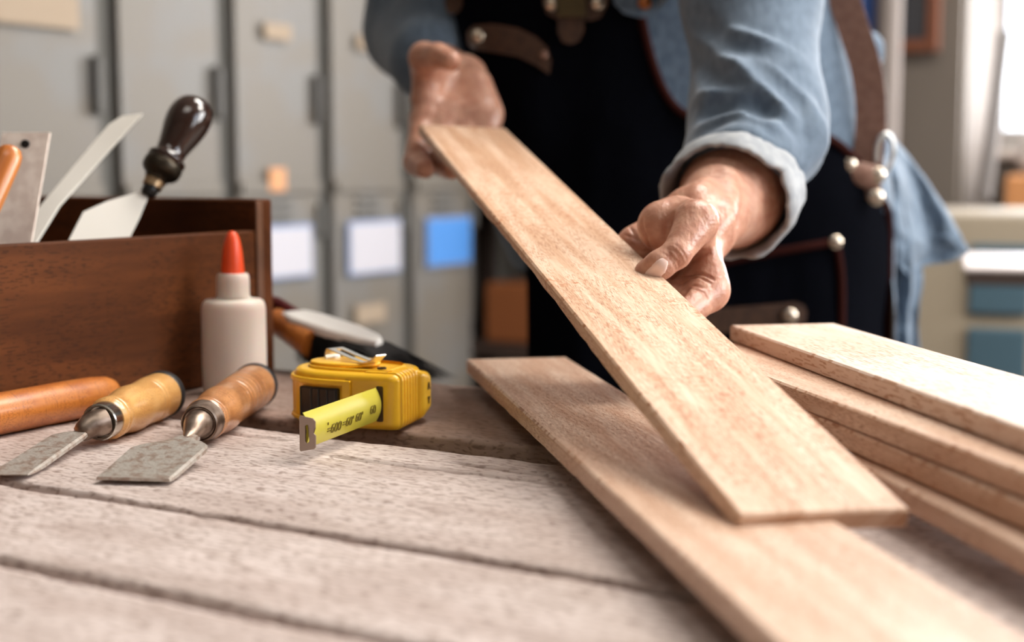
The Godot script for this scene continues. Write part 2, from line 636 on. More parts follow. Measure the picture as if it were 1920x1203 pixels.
func window(n: int, at: Transform3D, w: float, h: float) -> void:
	var o := Node3D.new()
	o.name = "window_%d" % n
	o.set_meta("kind", "structure")
	o.transform = frame * at
	add_child(o)
	var mb := MB.new()
	for s in [-1, 1]:
		bx_to(mb, Vector3(0.06, h, 0.08), 0.004, Transform3D(Basis(), Vector3(s * (w / 2 - 0.03), 0, 0)))
		bx_to(mb, Vector3(w - 0.12, 0.06, 0.08), 0.004, Transform3D(Basis(), Vector3(0, 0.0 if s < 0 else h - 0.06, 0)))
	part("window_frame", mb.done(), M.frame_white, o)
	part("mullion", bx(Vector3(0.04, h - 0.12, 0.05), 0.004, Transform3D(Basis(), Vector3(0, 0.06, 0))), M.frame_white, o)
	part("pane", bx(Vector3(w - 0.12, h - 0.12, 0.004), 0.0, Transform3D(Basis(), Vector3(0, 0.06, 0))), M.glass, o)
	part("window_sill", bx(Vector3(w + 0.1, 0.03, 0.16), 0.006, Transform3D(Basis(), Vector3(0, -0.032, 0.14))), M.frame_white, o)


# ---------------------------------------------------------------- lockers and what stands at the back

func locker(k: int, label: String, cards: Array) -> void:
	# one locker column, 0.33 wide, fronts on u = -2.04, counted from v = 1.957; local x runs along the wall
	var at := frame * Transform3D(Basis(Vector3.UP, PI / 2), Vector3(-2.04, 0, -(1.957 + 0.33 * k + 0.165)))
	var o := thing("locker", label, "locker", at, "steel lockers along the wall")
	var w := 0.33
	var mb := MB.new()
	bx_to(mb, Vector3(w - 0.004, 1.86, 0.42), 0.004, Transform3D(Basis(), Vector3(0, 0.06, -0.245)))
	bx_to(mb, Vector3(w - 0.02, 0.06, 0.38), 0.0, Transform3D(Basis(), Vector3(0, 0, -0.245)))
	part("carcass", mb.done(), M.locker_dark, o)
	for tier in 1:
		var y0 := 0.09
		var y1 := 1.89
		var d := part("door", bx(Vector3(w - 0.056, y1 - y0, 0.022), 0.004, Transform3D(Basis(), Vector3(0.012, y0, -0.02))), M.locker, o)
		part("handle", bx(Vector3(0.02, 0.11, 0.02), 0.004, Transform3D(Basis(), Vector3(w / 2 - 0.028, 1.08, 0.002))), M.locker_handle, d)
		part("latch", bx(Vector3(0.02, 0.08, 0.014), 0.004, Transform3D(Basis(), Vector3(w / 2 - 0.02, 0.82, 0.0))), M.locker_dark, d)
		part("ledge", bx(Vector3(w - 0.06, 0.025, 0.006), 0.002, Transform3D(Basis(), Vector3(0.012, 0.925, -0.001))), M.locker, d)
		for s in 3:
			part("vent", bx(Vector3(0.09, 0.007, 0.008), 0.001, Transform3D(Basis(), Vector3(0.0, 0.902 - 0.02 * s, -0.004))), M.locker_dark, d)
	for c in cards:
		# [material, x centre, y centre, width, height, rim]
		if c[5]:
			part("card_holder", bx(Vector3(c[3] + 0.016, c[4] + 0.014, 0.004), 0.001, Transform3D(Basis(), Vector3(c[1], c[2] - c[4] / 2 - 0.007, 0.002))), M.card_rim, o)
		part("label_card", bx(Vector3(c[3], c[4], 0.003), 0.0, Transform3D(Basis(), Vector3(c[1], c[2] - c[4] / 2, 0.0055 if c[5] else 0.003))), c[0], o)


func build_background() -> void:
	var W: Material = M.card_white
	var plain := ["plain grey steel locker at the photo's far left edge, barely in view", "grey steel locker behind the pale steel rule"]
	locker(-2, plain[0], [])
	locker(-1, plain[1] + ", with a beige card up high", [[M.card_beige, 0.0, 1.262, 0.19, 0.06, false]])
	locker(0, "grey steel locker behind the dark turned handle", [])
	locker(1, "grey steel locker with white card under small orange sticker", [[W, 0.02, 0.795, 0.16, 0.105, true], [M.card_orange, -0.01, 0.955, 0.055, 0.05, false], [M.card_beige, 0.0, 1.275, 0.09, 0.035, false]])
	locker(2, "grey steel locker whose large white card hangs behind the brush", [[W, 0.02, 0.79, 0.2, 0.115, true], [M.card_beige, 0.0, 0.63, 0.12, 0.045, false], [M.card_beige, 0.0, 1.275, 0.08, 0.035, false]])
	locker(3, "last grey steel locker of the row, with bright blue card", [[M.card_blue, 0.02, 0.79, 0.2, 0.115, true]])

	# rack past the lockers, with boxes
	var r := thing("storage_rack", "dark brown storage rack standing past the last locker", "rack", frame * Transform3D(Basis(), Vector3(-2.11, 0, -3.72)))
	for x in [-0.36, 0.36]:
		for z in [-0.3, 0.3]:
			part("upright", bx(Vector3(0.05, 1.7, 0.05), 0.004, Transform3D(Basis(), Vector3(x, 0, z))), M.dark_brown, r)
	for y in [0.1, 0.45, 0.86, 1.3]:
		part("shelf", bx(Vector3(0.8, 0.03, 0.68), 0.003, Transform3D(Basis(), Vector3(0, y, 0))), M.dark_brown, r)
	var bs := part("carton", bx(Vector3(0.42, 0.17, 0.4), 0.006, Transform3D(Basis(), Vector3(0.05, 0, 0.02))), M.rust_wood, self, frame * Transform3D(Basis(), Vector3(-1.98, 0.482, -3.7)))
	tag(bs, "orange brown box on the dark rack past the lockers", "box")
	bs = part("carton", bx(Vector3(0.3, 0.11, 0.3), 0.006), M.machine, self, frame * Transform3D(Basis(), Vector3(-2.0, 0.892, -3.7)))
	tag(bs, "beige box on the upper shelf of the dark rack", "box")
	background_right()


func background_right() -> void:
	# pale post
	var o := thing("post", "pale round post behind the man's leather strap", "post", Transform3D(Basis(), Vector3(1.0166, 1.4297, -3.9) * Vector3(1, 0, 1)))
	var mb := MB.new()
	lathe(mb, [Vector2(0.07, 0), Vector2(0.07, 0.04), Vector2(0.034, 0.05), Vector2(0.034, 3.0)], 20)
	part("shaft", mb.done(), M.pink_grey, o)
	# tall cupboard
	o = thing("tall_cupboard", "tall brown grey cupboard against the back wall", "cupboard", frame * Transform3D(Basis(), Vector3(-1.325, 0, -4.33)))
	part("carcass", bx(Vector3(0.77, 2.3, 0.5), 0.006), mat(rgb8(82, 72, 63), 0.7), o)
	for s in [-1, 1]:
		var d := part("door", bx(Vector3(0.37, 2.16, 0.02), 0.004, Transform3D(Basis(), Vector3(s * 0.19, 0.08, 0.262))), mat(rgb8(100, 91, 83), 0.65), o)
		part("handle", bx(Vector3(0.015, 0.14, 0.02), 0.003, Transform3D(Basis(), Vector3(s * 0.03, 0.9, 0.283))), M.locker_handle, d)
	# what hangs on the cupboard
	var fr := thing("wall_picture", "small dark picture in an orange wooden frame on the tall cupboard", "picture", frame * Transform3D(Basis(), Vector3(-1.09, 1.3, -4.025)))
	mb = MB.new()
	for s in [-1, 1]:
		bx_to(mb, Vector3(0.034, 0.22, 0.03), 0.004, Transform3D(Basis(), Vector3(s * 0.068, 0, 0)))
		bx_to(mb, Vector3(0.102, 0.034, 0.03), 0.004, Transform3D(Basis(), Vector3(0, 0.0 if s < 0 else 0.186, 0)))
	part("frame", mb.done(), mat(rgb8(100, 54, 30), 0.6), fr)
	part("print", bx(Vector3(0.102, 0.152, 0.012), 0.0, Transform3D(Basis(), Vector3(0, 0.034, 0))), mat(rgb8(46, 46, 50), 0.5), fr)
	var bb := part("notice", bx(Vector3(0.14, 0.24, 0.012), 0.002), M.blue_box, self, frame * Transform3D(Basis(), Vector3(-1.24, 1.33, -4.045)))
	tag(bb, "blue notice on the tall cupboard, beside the dark picture", "notice")
	# beige machine cabinet with teal panels
	o = thing("machine_cabinet", "beige machine cabinet with teal panels and dark feet", "cabinet", Transform3D(Basis(Vector3.UP, -0.35), Vector3(1.1207, 0.5162, -3.2) * Vector3(1, 0, 1)))
	part("body", bx(Vector3(0.6, 0.76, 0.5), 0.02, Transform3D(Basis(), Vector3(0.06, 0.12, -0.25)), 2), M.machine, o)
	for k in 2:
		part("panel", bx(Vector3(0.13, 0.16, 0.02), 0.006, Transform3D(Basis(), Vector3(-0.02, [0.46, 0.65][k], 0.006))), M.teal, o)
	for x in [-0.17, 0.0, 0.2]:
		mb = MB.new()
		lathe(mb, [Vector2(0.05, 0), Vector2(0.05, 0.03), Vector2(0.03, 0.05), Vector2(0.03, 0.13)], 16, Transform3D(Basis(), Vector3(x, 0, -0.05)))
		part("foot", mb.done(), M.dark_brown, o)
	# side table with a pale top
	o = thing("side_table", "small table with pale top and dark rim, right of the man", "table", Transform3D(Basis(Vector3.UP, -0.3), Vector3(1.0141, 0.7935, -2.7) * Vector3(1, 0, 1)))
	part("table_top", bx(Vector3(0.4, 0.012, 0.4), 0.004, Transform3D(Basis(), Vector3(0.05, 0.795, 0))), mat(rgb8(220, 208, 204), 0.4), o)
	part("rim", bx(Vector3(0.39, 0.024, 0.39), 0.004, Transform3D(Basis(), Vector3(0.05, 0.77, 0))), M.dark_brown, o)
	for x in [0.02, 0.2]:
		for z in [-0.15, 0.15]:
			part("leg", bx(Vector3(0.035, 0.76, 0.035), 0.003, Transform3D(Basis(), Vector3(x, 0, z))), M.dark_brown, o)
	# bench under the window
	o = thing("wooden_chest", "orange brown wooden chest under the bright window", "chest", frame * Transform3D(Basis(), Vector3(-0.31, 0, -4.33)))
	part("body", bx(Vector3(1.0, 0.86, 0.45), 0.01), M.rust_wood, o)
	part("lid", bx(Vector3(1.04, 0.1, 0.5), 0.01, Transform3D(Basis(), Vector3(0, 0.862, 0))), mat(rgb8(186, 128, 80), 0.5), o)
	mb = MB.new()
	lathe(mb, [Vector2(0.03, 0), Vector2(0.055, 0.02), Vector2(0.06, 0.06), Vector2(0.045, 0.1), Vector2(0.0, 0.11)], 20)
	var j := part("paper_ball", mb.done(), mat(rgb8(214, 208, 206), 0.7), self, frame * Transform3D(Basis(), Vector3(-0.76, 0.965, -4.2)))
	tag(j, "round whitish lump on the wooden chest below the window", "lump")
	# leaning bar
	mb = MB.new()
	tube(mb, [Vector3(1.2958, 1.3356, -3.8), Vector3(1.2382, 0.9008, -3.74)], [0.018], 10)
	var b := part("metal_bar", mb.done(), M.grey_metal, self)
	tag(b, "thin grey metal bar leaning in front of the window", "bar")


# ---------------------------------------------------------------- the bench

func board(o: Node3D, v0: float, v1: float, u0: float, u1: float, thick: float, seed_: int, round_far: float, m: Material, dv: float, cracks: Array) -> void:
	# one worn plank of the bench top: ragged rounded edges, uneven face, cracks sunk into it
	var n := FastNoiseLite.new()
	n.seed = seed_
	n.frequency = 1.0
	n.fractal_octaves = 3
	var us := []
	var u := u0
	while u < u1:
		us.append(u)
		u += 0.004 if u > -1.0 and u < 0.15 else 0.03
	us.append(u1)
	var prof := []  # across: [t from 0 near edge to 1 far edge, drop]
	var rows := int((v1 - v0) / dv)
	var pts := PackedVector3Array()
	var uvs := PackedVector2Array()
	var nu := us.size()
	var side := [1.0, 0.6, 0.25]
	var row_v := []
	for s in side:
		row_v.append([0.0, s])
	for j in rows + 1:
		row_v.append([float(j) / rows, 0.0])
	side.reverse()
	for s in side:
		row_v.append([1.0, s])
	for rv in row_v:
		for i in nu:
			var uu: float = us[i]
			var e0 := v0 + n.get_noise_2d(uu * 5.0, seed_) * 0.003 + n.get_noise_2d(uu * 60.0, seed_ + 5) * 0.0012
			var e1 := v1 + n.get_noise_2d(uu * 5.0, seed_ + 40) * 0.003 + n.get_noise_2d(uu * 60.0, seed_ + 45) * 0.0015
			var v: float = lerpf(e0, e1, rv[0])
			var dn := v - e0
			var df := e1 - v
			var h := n.get_noise_2d(uu * 7.0, v * 22.0) * 0.0008 + n.get_noise_2d(uu * 40.0, v * 160.0) * 0.00025
			for q in [[dn, 0.0045 + 0.003 * n.get_noise_2d(uu * 20.0, seed_ + 70)], [df, round_far + round_far * 0.5 * n.get_noise_2d(uu * 20.0, seed_ + 90)]]:
				if q[0] < q[1]:
					var x: float = 1.0 - q[0] / q[1]
					h -= q[1] * (1.0 - sqrt(maxf(0.0, 1.0 - x * x))) * 0.8
			for c in cracks:
				# [u start, v start, u end, v end, half width, depth]
				var t := clampf((uu - c[0]) / (c[2] - c[0]), 0.0, 1.0)
				var cv := lerpf(c[1], c[3], t) + n.get_noise_2d(uu * 30.0, 7.0) * 0.003
				var wide: float = c[4] * sqrt(maxf(0.0, 1.0 - pow(2.0 * t - 1.0, 6)))
				if wide > 0.0 and t > 0.0 and t < 1.0:
					h -= c[5] * exp(-pow((v - cv) / wide, 2))
			if rv[1] > 0.0:
				h = lerpf(h, -thick, rv[1])
			pts.append(Vector3(uu, h, -v))
			uvs.append(Vector2(uu, v + (rv[1] * thick)) * 1.7 + Vector2(seed_ * 0.37, seed_ * 0.21))
	# the last row closes the underside
	for i in nu:
		pts.append(pts[i])
		uvs.append(uvs[i])
	part("board", grid_mesh(nu, row_v.size() + 1, pts, uvs), m, o)


func build_bench() -> void:
	var o := thing("workbench", "long weathered grey brown workbench of worn boards with dark gaps", "workbench", frame.translated(Vector3(0, TOP, 0)))
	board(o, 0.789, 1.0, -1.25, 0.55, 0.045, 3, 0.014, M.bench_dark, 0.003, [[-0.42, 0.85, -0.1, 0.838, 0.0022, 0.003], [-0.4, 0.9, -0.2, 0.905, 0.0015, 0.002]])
	board(o, 0.55, 0.752, -1.25, 0.55, 0.045, 8, 0.0045, M.bench, 0.002, [[-0.545, 0.7, -0.37, 0.705, 0.0022, 0.004], [-0.47, 0.722, -0.3, 0.72, 0.0026, 0.006], [-0.9, 0.735, -0.6, 0.728, 0.0025, 0.005]])
	board(o, 0.4365, 0.5425, -1.25, 0.55, 0.045, 12, 0.0045, M.bench, 0.003, [])
	board(o, 0.24, 0.429, -1.25, 0.55, 0.045, 17, 0.006, M.bench, 0.004, [])
	board(o, 0.03, 0.232, -1.25, 0.55, 0.045, 23, 0.006, M.bench, 0.008, [])
	board(o, -0.18, 0.022, -1.25, 0.55, 0.045, 29, 0.006, M.bench, 0.01, [])
	for u in [-1.15, -0.35, 0.45]:
		part("bearer", bx(Vector3(0.09, 0.07, 1.1), 0.004, Transform3D(Basis(), Vector3(u, -0.1165, -0.41))), M.bench_leg, o)
	for u in [-1.15, 0.45]:
		for v in [-0.05, 0.87]:
			part("leg", bx(Vector3(0.09, TOP - 0.117, 0.09), 0.004, Transform3D(Basis(), Vector3(u, -TOP, -v))), M.bench_leg, o)
	part("rail", bx(Vector3(1.5, 0.09, 0.03), 0.004, Transform3D(Basis(), Vector3(-0.35, -0.6, -0.88))), M.bench_leg, o)


# ---------------------------------------------------------------- loose planks

func plank_mesh(length: float, width: float, thick: float, seed_: int) -> ArrayMesh:
	# x along the plank, z across, top on y = 0, worn slightly wavy arrises
	var n := FastNoiseLite.new()
	n.seed = seed_
	n.frequency = 1.0
	var b := 0.0012
	var list := []
	var xs := [0.0, b]
	var k := 0.012
	while k < length - 0.004:
		xs.append(k)
		k += 0.012
	xs.append(length - b)
	xs.append(length)
	var mb := MB.new()
	for x in xs:
		var inw := b if x == 0.0 or x == length else 0.0
		var r := PackedVector3Array()
		var w0 := n.get_noise_2d(x * 20.0, 1.0) * 0.0002
		var w1 := n.get_noise_2d(x * 20.0, 9.0) * 0.0002
		var b0 := b * (0.9 + n.get_noise_2d(x * 60.0, 20.0) * 0.6)
		var b1 := b * (0.9 + n.get_noise_2d(x * 60.0, 40.0) * 0.6)
		if seed_ == 2:
			b0 += (0.0026 + n.get_noise_2d(x * 160.0, 60.0) * 0.0022) * ss(0.04, 0.16, x) * (1.0 - ss(0.42, 0.6, x))
		var z0 := inw + w0
		var z1 := width - inw + w1
		for q in [[z0, -thick + b], [z0 + b, -thick + inw], [z1 - b, -thick + inw], [z1, -thick + b], [z1, -b1 - inw], [z1 - b1, -inw], [z0 + b0, -inw], [z0, -minf(b0, thick * 0.5) - inw]]:
			r.append(Vector3(x, q[1], q[0]))
		r.reverse()
		list.append(r)
	mb.us = Vector2(1.25, 10.0)
	mb.rings(list)
	return mb.done(35)


func plank(label: String, corner: Vector3, l: Vector3, w: Vector3, length: float, width: float, thick: float, m: Material, seed_: int, group := "loose hardwood planks") -> void:
	var o := part("wooden_plank", plank_mesh(length, width, thick, seed_), m, self, Transform3D(Basis(l, w.cross(l), w), corner))
	tag(o, label, "plank", group)


func flat_plank(label: String, x: float, top: float, z: float, yaw: float, length: float, thick: float, m: Material, seed_: int) -> void:
	var a := deg_to_rad(yaw)
	plank(label, Vector3(x, top, z), Vector3(sin(a), 0, cos(a)), Vector3(cos(a), 0, -sin(a)), length, 0.084, thick, m, seed_)


func build_planks() -> void:
	flat_plank("light brown plank lying flat on the bench, under the end of the raised one", -0.0376, TOP + 0.0124, -1.1597, 10.16, 0.82, 0.0115, M.plank, 1)
	plank("reddish brown plank held up at a slant by the man's hands", Vector3(-0.0884, 1.0115, -1.3479), Vector3(0.2384, -0.2441, 0.94).normalized(), Vector3(0.9667, -0.0335, -0.2538).normalized(), 0.7837, 0.0841, 0.0096, M.plank_stained, 2)
	flat_plank("lowest plank in the pile of four, lying on the bench", 0.1179, TOP + 0.0126, -1.1381, 9.41, 0.8, 0.0115, M.plank, 3)
	flat_plank("second plank from the bottom in the pile of four", 0.1232, TOP + 0.0248, -1.0826, 11.4, 0.8, 0.0118, M.plank, 4)
	flat_plank("third plank from the bottom in the pile, its face half covered by the top one", 0.1245, TOP + 0.037, -1.0585, 12.3, 0.8, 0.0118, M.plank, 5)
	flat_plank("pale topmost plank in the pile of four", 0.1662, TOP + 0.0492, -1.0794, 9.15, 0.8, 0.0118, M.plank_pale, 6)


# ---------------------------------------------------------------- tool box and what stands in it

func build_box_and_contents() -> void:
	# local x along the bench boards, z towards the camera; the corner at the origin is the front corner of the tall end
	var at := frame * Transform3D(Basis(), Vector3(-0.805, TOP + 0.0015, -0.957))
	var o := thing("tool_box", "dark brown open wooden tool box with one tall end, full of hand tools", "tool box", at)
	var d := 0.3
	var l := 0.52
	var x0 := -d
	part("end_panel", board_box(Vector3(d, 0.152, 0.021), 0.0015), M.box, o, Transform3D(Basis(), Vector3(-d / 2, 0, 0.0105)))
	part("end_panel", board_box(Vector3(d, 0.152, 0.021), 0.0015), M.box, o, Transform3D(Basis(), Vector3(-d / 2, 0, l - 0.0105)))
	part("front_panel", board_box(Vector3(0.012, 0.1255, l - 0.0425), 0.0012), M.box, o, Transform3D(Basis(), Vector3(-0.0065, 0, l / 2)))
	part("back_panel", board_box(Vector3(0.012, 0.1255, l - 0.0425), 0.0012), M.box, o, Transform3D(Basis(), Vector3(x0 + 0.0065, 0, l / 2)))
	part("bottom_panel", board_box(Vector3(d - 0.025, 0.01, l - 0.043), 0.001), M.box, o, Transform3D(Basis(), Vector3(-d / 2, 0, l / 2)))
	part("edge_strip", bx(Vector3(0.0016, 0.148, 0.008), 0.0006), M.box_edge, o, Transform3D(Basis(), Vector3(0.0005, 0.002, 0.0175)))

	# scraper
	var a := Vector3(-0.303, 0.9618, -1.195)
	var b := Vector3(-0.2675, 1.0397, -1.235)
	var s := thing("scraper", "wide pale scraper with glossy dark turned handle, standing in the tool box", "scraper", along(a, b, Vector3(0.2, 0, 1)))
	var k := 0.00046
	var mb := MB.new()
	var prof := []
	for q in [[60, 33], [64, 36], [69, 36], [73, 30], [80, 28], [90, 28.5], [105, 32], [125, 37], [145, 40.5], [160, 41], [172, 39.5], [184, 35], [192, 29], [199, 19], [203, 9], [204, 0]]:
		prof.append(Vector2(q[1], q[0]) * k)
	lathe(mb, prof, 40)
	part("handle", mb.done(50), M.lacquer, s)
	mb = MB.new()
	prof = []
	for q in [[20, 20], [28, 22], [34, 30], [40, 35], [50, 36.5], [57, 36], [60, 33]]:
		prof.append(Vector2(q[1], q[0]) * k)
	lathe(mb, prof, 32)
	part("collar", mb.done(50), M.dark_brass, s)
	mb = MB.new()
	prof = []
	for q in [[5, 15], [7, 18], [18, 19], [21, 20]]:
		prof.append(Vector2(q[1], q[0]) * k)
	lathe(mb, prof, 28)
	part("ferrule", mb.done(50), M.brass, s)
	mb = MB.new()
	lathe(mb, [Vector2(0.0045, -0.006), Vector2(0.0066, -0.003), Vector2(0.0068, 0.0024)], 20)
	part("socket", mb.done(50), M.black_plastic, s)
	var inv := s.transform.affine_inverse()
	var outline := [Vector3(-0.3115, 0.9591, -1.195), Vector3(-0.3026, 0.9609, -1.195), Vector3(-0.3082, 0.9392, -1.18), Vector3(-0.3213, 0.9006, -1.15), Vector3(-0.3213, 0.8759, -1.135), Vector3(-0.3673, 0.8853, -1.125), Vector3(-0.357, 0.9233, -1.145), Vector3(-0.3503, 0.9449, -1.165), Vector3(-0.3352, 0.9515, -1.18)]
	part("blade", plate(outline, 0.0022, inv), M.clean_blade, s)

	# pale blade with a slanted tip
	var q2 := thing("saw_blade", "narrow pale blade with a slanted tip, rising from the tool box", "blade", Transform3D(Basis(), Vector3(-0.3897, 0.921, -1.13)))
	outline = [Vector3(-0.3221, 1.028, -1.25), Vector3(-0.3398, 1.0243, -1.25), Vector3(-0.3488, 1.0163, -1.243), Vector3(-0.3871, 0.9496, -1.17), Vector3(-0.4072, 0.9026, -1.12), Vector3(-0.3881, 0.8963, -1.12), Vector3(-0.3709, 0.9496, -1.17)]
	part("blade", plate(outline, 0.0022, q2.transform.affine_inverse()), M.clean_blade, q2)

	# steel rule
	q2 = thing("steel_rule", "broad pale steel rule with a hanging hole, standing in the tool box", "rule", Transform3D(Basis(), Vector3(-0.3759, 0.9231, -1.09)))
	outline = [Vector3(-0.3699, 1.0081, -1.15), Vector3(-0.4088, 1.0081, -1.15), Vector3(-0.4153, 0.9019, -1.1), Vector3(-0.3752, 0.9019, -1.1)]
	part("blade", plate(outline, 0.0022, q2.transform.affine_inverse()), M.rule, q2)
	mb = MB.new()
	lathe(mb, [Vector2(0.0035, 0), Vector2(0.0035, 0.003), Vector2(0, 0.003)], 16, q2.transform.affine_inverse() * Transform3D(Basis(Vector3.RIGHT, PI / 2), Vector3(-0.3885, 0.9991, -1.146)))
	part("hole", mb.done(), M.black_plastic, q2)
	mb = MB.new()
	for i in 14:
		var f := i / 14.0
		var p0 := Vector3(-0.3714, 1.0034, -1.149).lerp(Vector3(-0.3747, 0.9079, -1.104), f)
		var wd := 0.006 if i % 5 else 0.012
		bx_to(mb, Vector3(wd, 0.0007, 0.0006), 0.0, q2.transform.affine_inverse() * Transform3D(Basis(), p0 + Vector3(-wd / 2 - 0.001, 0, 0.0012)))
	var tick := part("graduations", mb.done(), M.locker_handle, q2)
	tick.set_meta("kind", "stuff")

	# orange handle
	q2 = thing("file", "file whose smooth orange wooden handle leans in the tool box, beside the steel rule", "file", along(Vector3(-0.4025, 0.9193, -1.05), Vector3(-0.378, 0.9965, -1.085), Vector3(0.2, 0, 1)))
	var n := (Vector3(-0.4025, 0.9193, -1.05)).distance_to(Vector3(-0.378, 0.9965, -1.085))
	mb = MB.new()
	prof = [Vector2(0.008, -0.02), Vector2(0.0095, 0), Vector2(0.0105, n * 0.5), Vector2(0.0105, n - 0.012), Vector2(0.0095, n - 0.006), Vector2(0.007, n - 0.002), Vector2(0.003, n), Vector2(0, n)]
	lathe(mb, prof, 28, Transform3D(), 0.7)
	part("handle", mb.done(50), M.orange_wood, q2)


func board_box(size: Vector3, bevel: float) -> ArrayMesh:
	# like bx, its grain running along the longer level side
	var mb := MB.new()
	var turn := size.z > size.x
	mb.us = Vector2(2.0, 5.0)
	bx_to(mb, Vector3(size.z, size.y, size.x) if turn else size, bevel, Transform3D(Basis(Vector3.UP, PI / 2) if turn else Basis(), Vector3.ZERO))
	return mb.done()


func plate(outline: Array, thick: float, inv: Transform3D) -> ArrayMesh:
	# a flat plate through (nearly) level points, seen from the first three's side
	var c := Vector3.ZERO
	for q in outline:
		c += q / outline.size()
	var n := Vector3.ZERO
	for i in outline.size():
		n += (outline[i] - c).cross(outline[(i + 1) % outline.size()] - c)
	n = n.normalized()
	if n.z < 0:
		n = -n
	var x: Vector3 = n.cross(Vector3.UP).normalized() * -1.0
	var y := n.cross(x)
	var t := Transform3D(Basis(x, y, n), c)
	var poly := PackedVector2Array()
	for q in outline:
		var l: Vector3 = t.affine_inverse() * q
		poly.append(Vector2(l.x, l.y))
	var mb := MB.new()
	extrude(mb, poly, -thick / 2, thick / 2, 0.0004, inv * t)
	return mb.done(30)


# ---------------------------------------------------------------- chisels and the hammer handle

func chisel(o: Node3D, e: Vector3, f: Vector3, tip_l: Vector3, tip_r: Vector3, sh_l: Vector3, sh_r: Vector3, wood: Material, brown: bool, thick: float) -> void:
	# e: middle of the handle's end, f: middle of the ferrule's front; the root lies at f
	var inv := o.transform.affine_inverse()
	var ax := inv * along(f, e)
	var l := f.distance_to(e)
	var mb := MB.new()
	if brown:
		lathe(mb, [Vector2(0.0103, 0.001), Vector2(0.0112, 0.0), Vector2(0.0122, 0.0008), Vector2(0.0133, 0.011), Vector2(0.0138, 0.012), Vector2(0.0135, 0.0135)], 40, ax)
	else:
		lathe(mb, [Vector2(0.0098, 0.003), Vector2(0.0101, 0.0004), Vector2(0.0114, 0.0), Vector2(0.0122, 0.001), Vector2(0.0124, 0.0118), Vector2(0.0119, 0.0128)], 40, ax)
	part("ferrule", mb.done(30), M.dull_steel if brown else M.steel_ring, o)
	mb = MB.new()
	var prof := [Vector2(0.0095, 0.004), Vector2(0.0125, 0.0128), Vector2(0.0138, 0.014), Vector2(0.0143, 0.016), Vector2(0.0139, 0.0182), Vector2(0.0132, 0.019), Vector2(0.0138, 0.0198), Vector2(0.0142, 0.0215), Vector2(0.0138, 0.0235), Vector2(0.0134, 0.026)]
	for q in [[0.032, 0.0138], [0.04, 0.0152], [0.047, 0.016], [0.054, 0.0161], [0.06, 0.0157], [0.066, 0.0154]]:
		prof.append(Vector2(q[1], q[0]))
	var y := 0.07
	while y < l - 0.012:
		var g := 0.0
		for c in ([0.078, 0.0815, 0.1, 0.1035] if not brown else [0.076, 0.083, 0.09, 0.1, 0.107, 0.12]):
			g = maxf(g, exp(-pow((y - c) / 0.0009, 2)))
		prof.append(Vector2(0.0156 + 0.0008 * ss(0.07, l * 0.8, y) - 0.0007 * g, y))
		y += 0.0011
	prof.append(Vector2(0.0164, l - 0.0062))
	prof.append(Vector2(0.0155, l - 0.005))
	mb.us = Vector2(20, 5)
	lathe(mb, prof, 44, ax)
	part("handle", mb.done(40), wood, o)
	mb = MB.new()
	lathe(mb, [Vector2(0.0165, l - 0.0068), Vector2(0.0172, l - 0.006), Vector2(0.0173, l - 0.001), Vector2(0.0166, l), Vector2(0.014, l + 0.0012), Vector2(0.0, l + 0.0014)], 44, ax)
	part("end_ring", mb.done(40), M.rubber, o)
	# tang and blade: the blade's sections run from the neck over the shoulders to the cutting edge
	var mid_s := (sh_l + sh_r) / 2
	var mid_t := (tip_l + tip_r) / 2
	var lb := mid_s.distance_to(mid_t)
	var neck_at := 0.03 if brown else 0.006
	var neck := mid_s + (f - mid_s).normalized() * neck_at
	mb = MB.new()
	var low := Vector3(0, -0.0035, 0)
	var path := [f + (f - neck).normalized() * 0.004, f.lerp(neck, 0.12), f.lerp(neck, 0.45), f.lerp(neck, 0.8) + low * 0.6, neck + low, neck.lerp(mid_s, 0.3) + low * 1.1]
	for k in path.size():
		path[k] = inv * path[k]
	tube(mb, path, [0.0094, 0.0092, 0.0078 if brown else 0.0084, 0.0056 if brown else 0.0068, 0.0045 if brown else 0.0055, 0.002], 24)
	part("tang", mb.done(60), M.dull_steel, o)
	mb = MB.new()
	var secs := []
	var rows := [[-0.9, 0.0046, 0.005], [-0.6, 0.0056, 0.0046], [-0.38, 0.008, 0.004], [-0.2, 0.42, thick * 1.1], [-0.06, 0.72, thick], [0.06, 0.92, thick], [0.13, 1.0, thick], [0.4, 1.0, thick], [0.78, 1.0, thick], [0.93, 1.0, thick * 0.8], [1.0, 0.995, thick * 0.55]] if brown else [[-0.16, 0.0062, 0.0055], [-0.1, 0.0076, 0.0048], [-0.03, 0.75, thick * 1.1], [0.04, 0.95, thick], [0.1, 1.0, thick], [0.4, 1.0, thick], [0.75, 1.0, thick], [0.9, 1.0, thick * 0.7], [1.0, 1.0, 0.0006]]
	for q in rows:
		var t: float = q[0]
		var m := mid_s.lerp(mid_t, t) if t > 0 else mid_s + (f + low - mid_s).normalized() * (-t * lb * (0.62 if brown else 0.8))
		var half := (sh_r - sh_l).lerp(tip_r - tip_l, clampf(t, 0, 1)) / 2
		if q[1] < 0.1:
			half = half.normalized() * q[1]
		else:
			half *= q[1]
		var up := Vector3.UP
		var th: float = q[2]
		var c: float = minf(th * 0.4, 0.0012)
		var hs := half.normalized() * c
		var ring := PackedVector3Array()
		# clockwise from the right when looking towards the tip
		for w in [m + half - up * th, m + half - up * c, m + half - hs, m - half + hs, m - half - up * c, m - half - up * th]:
			ring.append(inv * w)
		secs.append(ring)
	mb.rings(secs)
	part("blade", mb.done(28), M.worn_blade, o)


